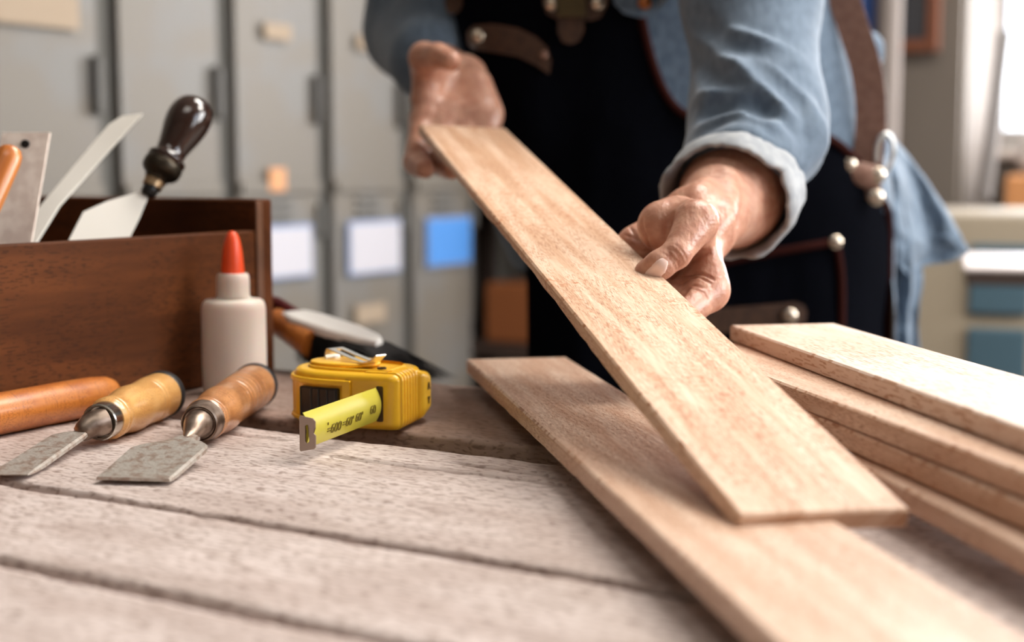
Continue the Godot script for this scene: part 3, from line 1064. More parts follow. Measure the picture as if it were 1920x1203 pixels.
func build_chisels() -> void:
	var f := Vector3(-0.2683, 0.8158, -0.911)
	var o := thing("chisel", "worn steel chisel with honey coloured wooden handle and shiny ferrule", "chisel", Transform3D(Basis(), f), "wood chisels")
	chisel(o, Vector3(-0.2532, 0.8172, -1.0208), f, Vector3(-0.3049, 0.8035, -0.8106), Vector3(-0.2808, 0.8035, -0.8106), Vector3(-0.2925, 0.8125, -0.8912), Vector3(-0.2711, 0.8125, -0.9023), M.beech, false, 0.0032)
	f = Vector3(-0.2024, 0.8158, -0.9072)
	o = thing("chisel", "broad flat worn chisel with brown grooved wooden handle and dull ferrule", "chisel", Transform3D(Basis(), f), "wood chisels")
	chisel(o, Vector3(-0.1935, 0.8172, -1.0616), f, Vector3(-0.2386, 0.8042, -0.8016), Vector3(-0.195, 0.8042, -0.796), Vector3(-0.2317, 0.8125, -0.856), Vector3(-0.1846, 0.8125, -0.8646), M.beech_brown, true, 0.0034)
	# hammer handle
	var a := Vector3(-0.347, 0.8147, -0.9517)
	var b := Vector3(-0.2961, 0.8147, -1.044)
	var dir := (b - a).normalized()
	o = thing("hammer", "orange varnished wooden hammer handle lying along the tool box", "hammer", Transform3D(Basis(), a))
	var mb := MB.new()
	var base := a - dir * 0.16
	var l := base.distance_to(b)
	mb.us = Vector2(20, 3)
	var prof := [Vector2(0.011, 0), Vector2(0.012, 0.05), Vector2(0.0142, 0.15), Vector2(0.0145, l - 0.06), Vector2(0.0142, l - 0.02), Vector2(0.013, l - 0.008), Vector2(0.0105, l - 0.002), Vector2(0.006, l + 0.0005), Vector2(0, l + 0.001)]
	lathe(mb, prof, 36, o.transform.affine_inverse() * along(base, b))
	part("handle", mb.done(50), M.orange_wood, o)
	mb = MB.new()
	var hx := o.transform.affine_inverse() * Transform3D(along(base, b).basis, base)
	tube(mb, [hx * Vector3(-0.05, 0, 0), hx * Vector3(-0.045, 0, 0), hx * Vector3(0.03, 0, 0), hx * Vector3(0.06, 0, 0)], [0.0125, 0.0145, 0.0142, 0.006], 20)
	part("head", mb.done(40), M.dull_steel, o)


# ---------------------------------------------------------------- glue bottle

func build_glue() -> void:
	var o := thing("glue_bottle", "white squeeze glue bottle with pointed orange cap, before the tool box", "bottle", Transform3D(Basis(Vector3.UP, 0.35), Vector3(-0.224, 0.8015, -1.1384)))
	var mb := MB.new()
	lathe(mb, [Vector2(0, 0.0015), Vector2(0.019, 0.0012), Vector2(0.0232, 0), Vector2(0.025, 0.0014), Vector2(0.0256, 0.004), Vector2(0.0259, 0.03), Vector2(0.0257, 0.0655), Vector2(0.0252, 0.0695), Vector2(0.0238, 0.0724), Vector2(0.0215, 0.0738), Vector2(0.015, 0.0745), Vector2(0.0138, 0.0752), Vector2(0.0136, 0.0765)], 56, Transform3D(), 0.8)
	part("body", mb.done(50), M.bottle, o)
	mb = MB.new()
	lathe(mb, [Vector2(0.0126, 0.0755), Vector2(0.0131, 0.0765), Vector2(0.0131, 0.0885), Vector2(0.0128, 0.0925), Vector2(0.0118, 0.0945), Vector2(0.008, 0.095)], 40)
	part("collar", mb.done(50), M.bottle, o)
	mb = MB.new()
	lathe(mb, [Vector2(0.0085, 0.0945), Vector2(0.0092, 0.0949), Vector2(0.009, 0.099), Vector2(0.0084, 0.107), Vector2(0.0074, 0.115), Vector2(0.0061, 0.1215), Vector2(0.0046, 0.1255), Vector2(0.0028, 0.1277), Vector2(0.0012, 0.1285), Vector2(0, 0.1286)], 36)
	part("cap", mb.done(50), M.cap, o)


# ---------------------------------------------------------------- brush at the far edge of the bench

func build_brush() -> void:
	var a := Vector3(-0.1996, 0.8466, -1.285)
	var b := Vector3(-0.1157, 0.8289, -1.215)
	var o := thing("bench_brush", "bench brush with black bristles and glossy wooden back, behind the tape measure", "brush", Transform3D(Basis(), (a + b) / 2))
	var inv := o.transform.affine_inverse()
	var y := (b - a).normalized()
	var across := y.cross(Vector3.UP).normalized()
	var up := across.cross(y)
	var t := inv * Transform3D(Basis(y, up, across), a)
	var l := a.distance_to(b)
	# back: a rounded board that thins towards its end
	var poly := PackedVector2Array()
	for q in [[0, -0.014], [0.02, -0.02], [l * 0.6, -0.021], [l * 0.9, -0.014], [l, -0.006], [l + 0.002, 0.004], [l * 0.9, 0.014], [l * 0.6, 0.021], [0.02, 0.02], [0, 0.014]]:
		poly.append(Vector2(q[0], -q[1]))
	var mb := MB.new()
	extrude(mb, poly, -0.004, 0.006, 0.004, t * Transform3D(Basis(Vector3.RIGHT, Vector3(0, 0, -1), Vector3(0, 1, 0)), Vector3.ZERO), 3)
	part("back", mb.done(50), M.varnish_glare, o)  # glare on the varnish is put into the colour
	mb = MB.new()
	mb.us = Vector2(10, 4)
	var h0 := Vector3(-0.2453, 0.86, -1.33)
	tube(mb, [inv * Vector3(-0.2151, 0.8427, -1.285), inv * Vector3(-0.1989, 0.8356, -1.27), inv * Vector3(-0.1822, 0.8289, -1.25), inv * Vector3(-0.1733, 0.8254, -1.24)], [0.0115, 0.0125, 0.0135, 0.0135], 22)
	part("grip", mb.done(50), M.orange_wood, o)
	mb = MB.new()
	tube(mb, [inv * h0, inv * Vector3(-0.2155, 0.8549, -1.3), inv * Vector3(-0.1965, 0.8441, -1.29)], [0.007, 0.0075, 0.008], 16)
	part("handle", mb.done(50), M.red_paint, o)
	# bristles
	var r := RandomNumberGenerator.new()
	r.seed = 5
	mb = MB.new()
	for i in 2600:
		var s := r.randf()
		var w := r.randf_range(-1, 1)
		var root := a.lerp(b, lerpf(0.3, 1.02, s)) + across * w * 0.02 - up * 0.002
		var lean := lerpf(0.2, 2.4, pow(s, 1.5)) + r.randf_range(-0.1, 0.1)
		var length := lerpf(0.034, 0.085, pow(s, 2.0)) * r.randf_range(0.85, 1.05)
		var d := (-up * 1.0 + y * lean + across * (w * 0.35 + r.randf_range(-0.08, 0.08))).normalized()
		var tip := root + d * length
		tip.y = maxf(tip.y, TOP + 0.002)
		var e := d.cross(across).normalized() * 0.0006
		var g := across * 0.0006
		var p0 := inv * (root + e)
		var p1 := inv * (root - e * 0.5 + g)
		var p2 := inv * (root - e * 0.5 - g)
		var pt := inv * tip
		mb.tri(p0, p1, pt)
		mb.tri(p1, p2, pt)
		mb.tri(p2, p0, pt)
	var br := part("bristles", mb.done(20), M.bristle, o)
	br.set_meta("kind", "stuff")
	mb = MB.new()
	mb.xf = inv
	var list := []
	for k in 7:
		var s := k / 6.0
		var c := a.lerp(b, lerpf(0.3, 1.0, s))
		var d := (-up + y * lerpf(0.2, 2.4, pow(s, 1.5))).normalized() * lerpf(0.028, 0.06, s)
		var ring := PackedVector3Array()
		for q in [c - across * 0.017, c + across * 0.017, c + d + across * 0.02, c + d - across * 0.02]:
			q.y = maxf(q.y, TOP + 0.004)
			ring.append(q)
		list.append(ring)
	mb.rings(list)
	part("bristle_core", mb.done(30), M.bristle, o)


# ---------------------------------------------------------------- tape measure

func tilted(dir: Vector3, up: Vector3) -> Basis:
	var x := -dir
	var z := x.cross(up).normalized()
	return Basis(x, z.cross(x), z)


func build_tape() -> void:
	# local x: right along the front, y: up from the bench, z: towards the camera; origin at the lower corner beside the mouth
	var turn := Basis(Vector3(0.974, 0, -0.225), Vector3.UP, Vector3(0.225, 0, 0.974))
	var at := frame * Transform3D(turn, Vector3(-0.5518, TOP + 0.0015, -0.7826))
	var o := thing("tape_measure", "yellow tape measure lying on its side, its blade pulled out a little", "tape measure", at)
	var flat := Transform3D(Basis(Vector3.RIGHT, Vector3(0, 0, -1), Vector3(0, 1, 0)), Vector3.ZERO)  # plan (right, back) -> lying, pulled up
	var front := [Vector2(-0.0915, 0.04), Vector2(-0.0905, 0.03), Vector2(-0.087, 0.0205), Vector2(-0.081, 0.0125), Vector2(-0.073, 0.0068), Vector2(-0.063, 0.003), Vector2(-0.05, 0.0008), Vector2(-0.036, 0.0)]
	var plan := PackedVector2Array(front)
	for q in [[-0.008, 0], [-0.004, 0.0008], [-0.001, 0.003], [0, 0.006], [0.0, 0.042], [-0.004, 0.053], [-0.012, 0.062], [-0.03, 0.068], [-0.06, 0.069], [-0.078, 0.063], [-0.088, 0.054]]:
		plan.append(Vector2(q[0], q[1]))
	var mb := MB.new()
	extrude(mb, plan, 0.0, 0.0385, 0.0048, flat, 4)
	var body := part("case", mb.done(45), M.yellow, o)
	# raised plateau and rims on top
	mb = MB.new()
	var inner := inset(inset(plan, 0.006), 0.004)
	extrude(mb, inner, 0.0375, 0.0405, 0.0012, flat, 2)
	part("top_plateau", mb.done(45), M.yellow, o)
	mb = MB.new()
	var ring := PackedVector2Array()
	for i in 28:
		var a := TAU * i / 28
		ring.append(Vector2(-0.054 + cos(a) * 0.026, 0.036 + sin(a) * 0.02))
	extrude(mb, ring, 0.0395, 0.0425, 0.0012, flat, 2)
	part("hub", mb.done(45), M.yellow, o)
	# front bezel: a ridge that frames the lock button
	mb = MB.new()
	var strip := func(mb_: MB, from: int, to: int, y0: float, y1: float, out: float, extra: Array):
		var p := PackedVector2Array()
		for k in range(from, to + 1):
			p.append(front[k])
		for e in extra:
			p.append(e)
		var back := PackedVector2Array()
		for k in p.size():
			var d := (p[mini(k + 1, p.size() - 1)] - p[maxi(k - 1, 0)]).normalized()
			back.append(p[k] + Vector2(d.y, -d.x) * out)
		var poly := PackedVector2Array()
		for k in p.size():
			var d := (p[mini(k + 1, p.size() - 1)] - p[maxi(k - 1, 0)]).normalized()
			poly.append(p[k] - Vector2(d.y, -d.x) * 0.003)
		back.reverse()
		poly.append_array(back)
		extrude(mb_, poly, y0, y1, minf(out * 0.45, 0.0012), flat, 3)
	strip.call(mb, 1, 7, 0.0298, 0.0338, 0.0024, [Vector2(-0.034, 0.0)])
	extrude(mb, PackedVector2Array([Vector2(-0.0395, -0.0024), Vector2(-0.034, -0.0024), Vector2(-0.034, 0.003), Vector2(-0.0395, 0.003)]), 0.004, 0.0338, 0.0012, flat, 3)
	strip.call(mb, 1, 6, 0.0035, 0.0065, 0.0022, [])
	strip.call(mb, 0, 1, 0.0035, 0.034, 0.0022, [])
	part("bezel", mb.done(45), M.yellow, o)
	mb = MB.new()
	strip.call(mb, 4, 6, 0.0068, 0.028, 0.0036, [Vector2(-0.0425, 0.0004)])
	for k in 5:
		var f: Vector2 = [Vector2(-0.0715, 0.0061), front[5], Vector2(-0.057, 0.0018), front[6], Vector2(-0.0435, 0.0004)][k]
		var d := Vector2(-0.55, -0.83) if k < 1 else Vector2(-0.25, -0.97)
		bx_to(mb, Vector3(0.0014, 0.02, 0.0012), 0.0004, Transform3D(Basis(Vector3.UP, [0.75, 0.5, 0.3, 0.1, 0.05][k]), Vector3(f.x + d.x * 0.0036, 0.0074, -(f.y + d.y * 0.0036))))
	part("lock_button", mb.done(45), M.black_plastic, o)
	# grip ribs round the mouth's corner
	for k in 6:
		mb = MB.new()
		var y := 0.0062 + 0.0054 * k
		var x0 := -0.03
		extrude(mb, rrect(x0, -0.0003, 0.0016 - 0.0001 * k, 0.0398, 0.0062, 6), y, y + 0.004, 0.0014, Transform3D(Basis(Vector3.RIGHT, Vector3.UP, Vector3(0, 0, -1)) if false else Basis(Vector3.RIGHT, Vector3.UP, Vector3(0, 0, 1)), Vector3(0, 0, -2 * y - 0.004)), 2)
		part("grip_rib", mb.done(45), M.yellow, o)
	# tapered end behind the ribs
	mb = MB.new()
	var list := []
	for q in [[0.036, 0.0005, 0.038, -0.001], [0.039, 0.001, 0.0378, 0.0022], [0.0415, 0.0018, 0.0372, 0.0042], [0.055, 0.0055, 0.0345, 0.0036], [0.062, 0.0075, 0.0325, 0.0005], [0.0665, 0.010, 0.029, -0.004], [0.069, 0.0125, 0.025, -0.011]]:
		var r := PackedVector3Array()
		for v in rrect(-0.03, q[1], q[3], q[2], 0.0055, 5):
			r.append(Vector3(v.x, v.y, -q[0]))
		list.append(r)
	mb.rings(list)
	part("end_section", mb.done(45), M.yellow, o)
	# mould marks on the end
	for k in 2:
		var tm := solid_letters(["A", "Y"][k], 0.0052, 0.0006)
		var p0 := Vector3(0.0043, [0.0248, 0.0145][k], -0.0495)
		part("mould_mark", tm, M.dark_ink, o, Transform3D(Basis(Vector3(0, 0, -1), Vector3(0, 1, 0), Vector3(1, 0, 0)), p0))
	# dimple on top
	mb = MB.new()
	lathe(mb, [Vector2(0.0032, 0.0), Vector2(0.0032, 0.0012), Vector2(0.0026, 0.0012), Vector2(0.0024, 0.0004), Vector2(0, 0.0004)], 20, Transform3D(Basis(), Vector3(-0.017, 0.0405, -0.0145)))
	part("screw_hole", mb.done(), M.dark_ink, o)
	# mouth
	mb = MB.new()
	extrude(mb, rrect(-0.0152, 0.0064, -0.0102, 0.0308, 0.001, 2), -0.004, 0.0006, 0.0, Transform3D())
	part("mouth", mb.done(), M.dark_ink, o)
	# blade: a shallow trough standing on its edge
	var tip := at.affine_inverse() * (frame * Vector3(-0.547, TOP + 0.019, -0.679))
	var root := Vector3(-0.0126, 0.0185, 0.002)
	mb = MB.new()
	list = []
	var dir := (tip - root).normalized()
	var side := dir.cross(Vector3.UP).normalized()  # towards the right when looking along the blade
	var nrows := 24
	for k in nrows + 1:
		var c := root.lerp(tip, float(k) / nrows)
		var r := PackedVector3Array()
		for i in 13:
			var w := lerpf(-1, 1, i / 12.0)
			r.append(c + Vector3.UP * w * 0.0115 + side * (0.0042 * w * w - 0.002))
		for i in 13:
			var w := lerpf(1, -1, i / 12.0)
			r.append(c + Vector3.UP * w * 0.0115 + side * (0.0042 * w * w - 0.002 + 0.0003))
		list.append(r)
	mb.rings(list)
	var bl := part("blade", mb.done(40), M.blade_yellow, o)
	# printed figures on the blade's left face
	var face := Basis(-dir, Vector3.UP, -side).orthonormalized()
	for q in [["=600", 0.33, -0.0035, 0.0062], ["=60'", 0.515, -0.003, 0.0058], ["60'", 0.67, -0.0025, 0.0056], ["60", 0.87, -0.001, 0.0056], ["'", 0.24, -0.001, 0.005]]:
		var tm := solid_letters(q[0], q[3], 0.0005)
		var c := root.lerp(tip, 1.0 - q[1])
		var w: float = q[2] / 0.0115
		part("printed_figure", tm, M.ink, o, Transform3D(tilted(dir, (Vector3.UP + side * (0.0084 * w / 0.0115)).normalized()), c + Vector3(0, q[2], 0) + side * (0.0042 * w * w - 0.002 - 0.0003)))
	mb = MB.new()
	for k in 30:
		var c := root.lerp(tip, 0.08 + 0.88 * k / 30.0)
		var hgt := 0.0035 if k % 5 == 0 else 0.002
		bx_to(mb, Vector3(0.0003, hgt, 0.0002), 0.0, Transform3D(face, c + Vector3.UP * 0.0075 + side * (0.0042 * 0.42 - 0.0023)))
	# hook: a punched plate bent over the end
	var hx := Transform3D(Basis(-side, Vector3.UP, dir).orthonormalized(), tip)
	mb = MB.new()
	var hp := PackedVector2Array([Vector2(-0.0036, 0.0098), Vector2(0.0052, 0.0085), Vector2(0.0068, 0.0068), Vector2(0.0068, 0.0028), Vector2(0.0056, 0.0016), Vector2(0.0056, -0.0008), Vector2(0.007, -0.002), Vector2(0.0068, -0.0094), Vector2(0.0058, -0.0104), Vector2(-0.0034, -0.0125), Vector2(-0.0042, -0.0118), Vector2(-0.0042, 0.009)])
	# split in two round the slot so that the slot is open
	var slot := rrect(-0.0004, -0.0072, 0.0026, 0.0044, 0.0014, 4)
	for piece in Geometry2D.clip_polygons(hp, PackedVector2Array([Vector2(0.0011, -0.02), Vector2(0.02, -0.02), Vector2(0.02, 0.02), Vector2(0.0011, 0.02)])):
		for r in Geometry2D.clip_polygons(piece, slot):
			extrude(mb, r, -0.0004, 0.0005, 0.0, hx.translated_local(Vector3(0, 0, 0.0007)))
	for piece in Geometry2D.intersect_polygons(hp, PackedVector2Array([Vector2(0.0011, -0.02), Vector2(0.02, -0.02), Vector2(0.02, 0.02), Vector2(0.0011, 0.02)])):
		for r in Geometry2D.clip_polygons(piece, slot):
			extrude(mb, r, -0.0004, 0.0005, 0.0, hx.translated_local(Vector3(0, 0, 0.0007)))
	part("hook", mb.done(), M.hook_steel, o)
	# belt clip: a sprung strip with a slot, its lip turned up
	mb = MB.new()
	var path := [Vector3(-0.0715, 0.0405, 0), Vector3(-0.0728, 0.0445, 0), Vector3(-0.0715, 0.0482, 0), Vector3(-0.068, 0.0494, 0), Vector3(-0.05, 0.0462, 0), Vector3(-0.034, 0.0438, 0), Vector3(-0.029, 0.0436, 0), Vector3(-0.023, 0.0452, 0), Vector3(-0.0165, 0.0495, 0)]
	path = curve(path, 5)
	for part_ in 3:
		list = []
		for k in path.size():
			var p0: Vector3 = path[k]
			var wide := 0.0066 * (1.0 - 0.35 * ss(28, 40, k))
			var z0 := -wide
			var z1 := wide
			var slotted: bool = k >= 16 and k <= 26
			if part_ == 0:
				z1 = -0.0022 if slotted else 0.0
			elif part_ == 1:
				z0 = 0.0022 if slotted else 0.0
			else:
				continue
			var d: Vector3 = (path[mini(k + 1, path.size() - 1)] - path[maxi(k - 1, 0)]).normalized()
			var nrm := Vector3(-d.y, d.x, 0) * 0.0004
			var off := Vector3(0, 0, -0.036)
			list.append(PackedVector3Array([p0 + off + Vector3(0, 0, z0) - nrm, p0 + off + Vector3(0, 0, z1) - nrm, p0 + off + Vector3(0, 0, z1) + nrm, p0 + off + Vector3(0, 0, z0) + nrm]))
		if list:
			mb.rings(list)
	part("belt_clip", mb.done(50), M.chrome, o, Transform3D(Basis(), Vector3(-0.05, 0, -0.034)) * Transform3D(Basis(Vector3.UP, -0.5), Vector3.ZERO) * Transform3D(Basis(), Vector3(0.05, 0, 0.034)))


# ---------------------------------------------------------------- rounded shapes joined smoothly, and their surfaces

class Field:
	# tapered round bars joined with a smooth minimum, grooves sunk into them
	var a := PackedVector3Array()
	var ba := PackedVector3Array()
	var il := PackedFloat32Array()
	var ra := PackedFloat32Array()
	var dr := PackedFloat32Array()
	var kk := PackedFloat32Array()
	var ga := PackedVector3Array()
	var gba := PackedVector3Array()
	var gil := PackedFloat32Array()
	var gr := PackedFloat32Array()
	var gk := PackedFloat32Array()

	func add(p: Vector3, r: float, q: Vector3, s: float, k: float) -> void:
		a.append(p)
		ba.append(q - p)
		il.append(1.0 / maxf((q - p).length_squared(), 1e-12))
		ra.append(r)
		dr.append(s - r)
		kk.append(k)

	func sink(p: Vector3, q: Vector3, r: float, k: float) -> void:
		ga.append(p)
		gba.append(q - p)
		gil.append(1.0 / maxf((q - p).length_squared(), 1e-12))
		gr.append(r)
		gk.append(k)

	func one(i: int, p: Vector3) -> float:
		var w := p - a[i]
		var h := clampf(w.dot(ba[i]) * il[i], 0.0, 1.0)
		return (w - ba[i] * h).length() - ra[i] - dr[i] * h

	func some(p: Vector3, ids: PackedInt32Array, gids: PackedInt32Array) -> float:
		var d := 1e3
		for i in ids:
			var w := p - a[i]
			var b := ba[i]
			var h := clampf(w.dot(b) * il[i], 0.0, 1.0)
			var x := (w - b * h).length() - ra[i] - dr[i] * h
			var k := kk[i]
			if x >= d + k:
				continue
			if x <= d - k:
				d = x
				continue
			var t := 0.5 + 0.5 * (x - d) / k
			d = x * (1.0 - t) + d * t - k * t * (1.0 - t)
		for i in gids:
			var w := p - ga[i]
			var h := clampf(w.dot(gba[i]) * gil[i], 0.0, 1.0)
			var x := gr[i] - (w - gba[i] * h).length()
			var k := gk[i]
			if x <= d - k:
				continue
			var t := clampf(0.5 - 0.5 * (x - d) / k, 0.0, 1.0)
			d = x * (1.0 - t) + d * t + k * t * (1.0 - t)
		return d

	func at(p: Vector3) -> float:
		return some(p, PackedInt32Array(range(a.size())), PackedInt32Array(range(ga.size())))

	func net(lo: Vector3, hi: Vector3, cell: float, verts: PackedVector3Array, index: PackedInt32Array, skip := AABB()) -> void:
		# surface nets over the box, block by block, only where the surface runs
		var B := 8
		var size := cell * B
		var nb := Vector3i(((hi - lo) / size).ceil())
		var half := size * 0.5 * sqrt(3.0)
		var where := {}
		var flags := {}
		var step := B + 1
		for bz in nb.z:
			for by in nb.y:
				for bx_ in nb.x:
					var o := lo + Vector3(bx_, by, bz) * size
					var c := o + Vector3.ONE * size * 0.5
					var ids := PackedInt32Array()
					var best := 1e3
					var ds := PackedFloat32Array()
					ds.resize(a.size())
					for i in a.size():
						ds[i] = one(i, c)
						best = minf(best, ds[i])
					if best > half + 0.03 or (best > half and at(c) > half):
						continue
					if best < -half - 0.005 and ga.is_empty():
						continue
					for i in a.size():
						if ds[i] < best + 2.0 * half + kk[i] + 0.012:
							ids.append(i)
					var gids := PackedInt32Array()
					for i in ga.size():
						var w := c - ga[i]
						var h := clampf(w.dot(gba[i]) * gil[i], 0.0, 1.0)
						if (w - gba[i] * h).length() < half + gr[i] + gk[i]:
							gids.append(i)
					var val := PackedFloat32Array()
					val.resize(step * step * step)
					var n := 0
					var neg := 0
					for z in step:
						for y in step:
							for x in step:
								var v := some(o + Vector3(x, y, z) * cell, ids, gids)
								val[n] = v
								if v < 0.0:
									neg += 1
								n += 1
					if neg == 0 or neg == n:
						continue
					for z in B:
						for y in B:
							for x in B:
								var q := x + step * (y + step * z)
								var v0 := val[q]
								var vx := val[q + 1]
								var vy := val[q + step]
								var vxy := val[q + step + 1]
								var q2 := q + step * step
								var vz := val[q2]
								var vxz := val[q2 + 1]
								var vyz := val[q2 + step]
								var vxyz := val[q2 + step + 1]
								var cnt := int(v0 < 0) + int(vx < 0) + int(vy < 0) + int(vxy < 0) + int(vz < 0) + int(vxz < 0) + int(vyz < 0) + int(vxyz < 0)
								if cnt == 0 or cnt == 8:
									continue
								var sum := Vector3.ZERO
								var m := 0
								if (v0 < 0) != (vx < 0):
									sum += Vector3(v0 / (v0 - vx), 0, 0); m += 1
								if (vy < 0) != (vxy < 0):
									sum += Vector3(vy / (vy - vxy), 1, 0); m += 1
								if (vz < 0) != (vxz < 0):
									sum += Vector3(vz / (vz - vxz), 0, 1); m += 1
								if (vyz < 0) != (vxyz < 0):
									sum += Vector3(vyz / (vyz - vxyz), 1, 1); m += 1
								if (v0 < 0) != (vy < 0):
									sum += Vector3(0, v0 / (v0 - vy), 0); m += 1
								if (vx < 0) != (vxy < 0):
									sum += Vector3(1, vx / (vx - vxy), 0); m += 1
								if (vz < 0) != (vyz < 0):
									sum += Vector3(0, vz / (vz - vyz), 1); m += 1
								if (vxz < 0) != (vxyz < 0):
									sum += Vector3(1, vxz / (vxz - vxyz), 1); m += 1
								if (v0 < 0) != (vz < 0):
									sum += Vector3(0, 0, v0 / (v0 - vz)); m += 1
								if (vx < 0) != (vxz < 0):
									sum += Vector3(1, 0, vx / (vx - vxz)); m += 1
								if (vy < 0) != (vyz < 0):
									sum += Vector3(0, 1, vy / (vy - vyz)); m += 1
								if (vxy < 0) != (vxyz < 0):
									sum += Vector3(1, 1, vxy / (vxy - vxyz)); m += 1
								var p := o + (Vector3(x, y, z) + sum / m) * cell
								var key := Vector3i(bx_ * B + x, by * B + y, bz * B + z)
								if skip.has_point(p):
									continue
								where[key] = verts.size()
								verts.append(p)
								flags[key] = [v0 < 0, vx < 0, vy < 0, vz < 0]
		for key: Vector3i in flags:
			var f: Array = flags[key]
			for axis in 3:
				if f[0] == f[axis + 1]:
					continue
				var u := Vector3i(0, 1, 0) if axis == 0 else (Vector3i(0, 0, 1) if axis == 1 else Vector3i(1, 0, 0))
				var w := Vector3i(0, 0, 1) if axis == 0 else (Vector3i(1, 0, 0) if axis == 1 else Vector3i(0, 1, 0))
				if not (where.has(key - u) and where.has(key - w) and where.has(key - u - w)):
					continue
				var i0: int = where[key - u - w]
				var i1: int = where[key - w]
				var i2: int = where[key]
				var i3: int = where[key - u]
				var quad := [i0, i1, i2, i3] if not f[0] else [i0, i3, i2, i1]
				for t in [quad[0], quad[1], quad[2], quad[0], quad[2], quad[3]]:
					index.append(t)


func skin_of(verts: PackedVector3Array, index: PackedInt32Array) -> ArrayMesh:
	var normals := PackedVector3Array()
	normals.resize(verts.size())
	for t in index.size() / 3:
		var n := (verts[index[t * 3 + 2]] - verts[index[t * 3]]).cross(verts[index[t * 3 + 1]] - verts[index[t * 3]])
		for k in 3:
			normals[index[t * 3 + k]] += n
	for i in normals.size():
		normals[i] = normals[i].normalized() if normals[i].length_squared() > 1e-30 else Vector3.UP
	var arrays := []
	arrays.resize(Mesh.ARRAY_MAX)
	arrays[Mesh.ARRAY_VERTEX] = verts
	arrays[Mesh.ARRAY_NORMAL] = normals
	arrays[Mesh.ARRAY_INDEX] = index
	var m := ArrayMesh.new()
	m.add_surface_from_arrays(Mesh.PRIMITIVE_TRIANGLES, arrays)
	return m


# ---------------------------------------------------------------- the man

func make_person_materials() -> void:
	var skin := triplanar(mat(Color.WHITE, 0.38), 5.0)
	skin.albedo_texture = mottled(512, 512, 111, rgb8(198, 151, 128), rgb8(172, 119, 98), 0.03, Vector2i.ONE, 60, 210)
	skin.subsurf_scatter_enabled = true
	skin.subsurf_scatter_strength = 0.12
	skin.heightmap_enabled = true
	var a := noise_bytes(512, 512, 112, 0.12, Vector2i.ONE, 3, FastNoiseLite.TYPE_CELLULAR)
	var b := noise_bytes(512, 512, 113, 0.05, Vector2i(1, 3), 3)
	for i in a.size():
		a[i] = int(a[i] * 0.5 + b[i] * 0.5)
	skin.heightmap_texture = tex_from(512, 512, a, true)
	skin.heightmap_scale = 0.11
	M.skin = skin
	M.nail = mat(rgb8(236, 206, 194), 0.22)
	var denim := triplanar(mat(Color.WHITE, 0.85), 4.0)
	denim.albedo_texture = mottled(512, 512, 115, rgb8(99, 116, 134), rgb8(78, 95, 114), 0.05, Vector2i(1, 2), 60, 200)
	denim.rim_enabled = true
	denim.rim = 0.4
	denim.rim_tint = 0.5
	M.denim = denim
	M.denim_pale = triplanar(mat(Color.WHITE, 0.9), 5.0)
	M.denim_pale.albedo_texture = mottled(256, 256, 117, rgb8(158, 160, 163), rgb8(136, 140, 145), 0.06, Vector2i.ONE)
	M.apron = mat(rgb8(7, 8, 14), 0.95)
	M.apron.metallic_specular = 0.12
	M.trousers = mat(rgb8(14, 16, 24), 0.9)
	M.piping = mat(rgb8(46, 16, 11), 0.85)
	M.piping.metallic_specular = 0.2
	M.leather = triplanar(mat(Color.WHITE, 0.5), 6.0)
	M.leather.albedo_texture = mottled(256, 256, 119, rgb8(76, 50, 34), rgb8(60, 38, 26), 0.05)
	M.leather_tan = triplanar(mat(Color.WHITE, 0.45), 6.0)
	M.leather_tan.albedo_texture = mottled(256, 256, 120, rgb8(150, 112, 96), rgb8(130, 94, 78), 0.05)
	M.rivet = mat(rgb8(214, 198, 180), 0.25, 0.9)
	M.copper = mat(rgb8(178, 110, 66), 0.35, 0.8)
	M.hair = mat(rgb8(28, 24, 22), 0.6)
	M.shoe = mat(rgb8(50, 36, 28), 0.5)


var torso_front: Field
var drape_cache := {}


func drape(x: float, y: float) -> float:
	# z of the clothes' front at that place, looking straight at the man
	var key := Vector2i(roundi(x * 2000), roundi(y * 2000))
	if drape_cache.has(key):
		return drape_cache[key]
	var yy := maxf(y, 0.93)
	var z := -1.35
	var ids := PackedInt32Array(range(torso_front.a.size()))
	for i in 60:
		var d := torso_front.some(Vector3(x, yy, z), ids, PackedInt32Array())
		if d < 0.0005:
			break
		z -= d * 0.9
		if z < -1.69:
			z = -1.69
			break
	drape_cache[key] = z
	return z


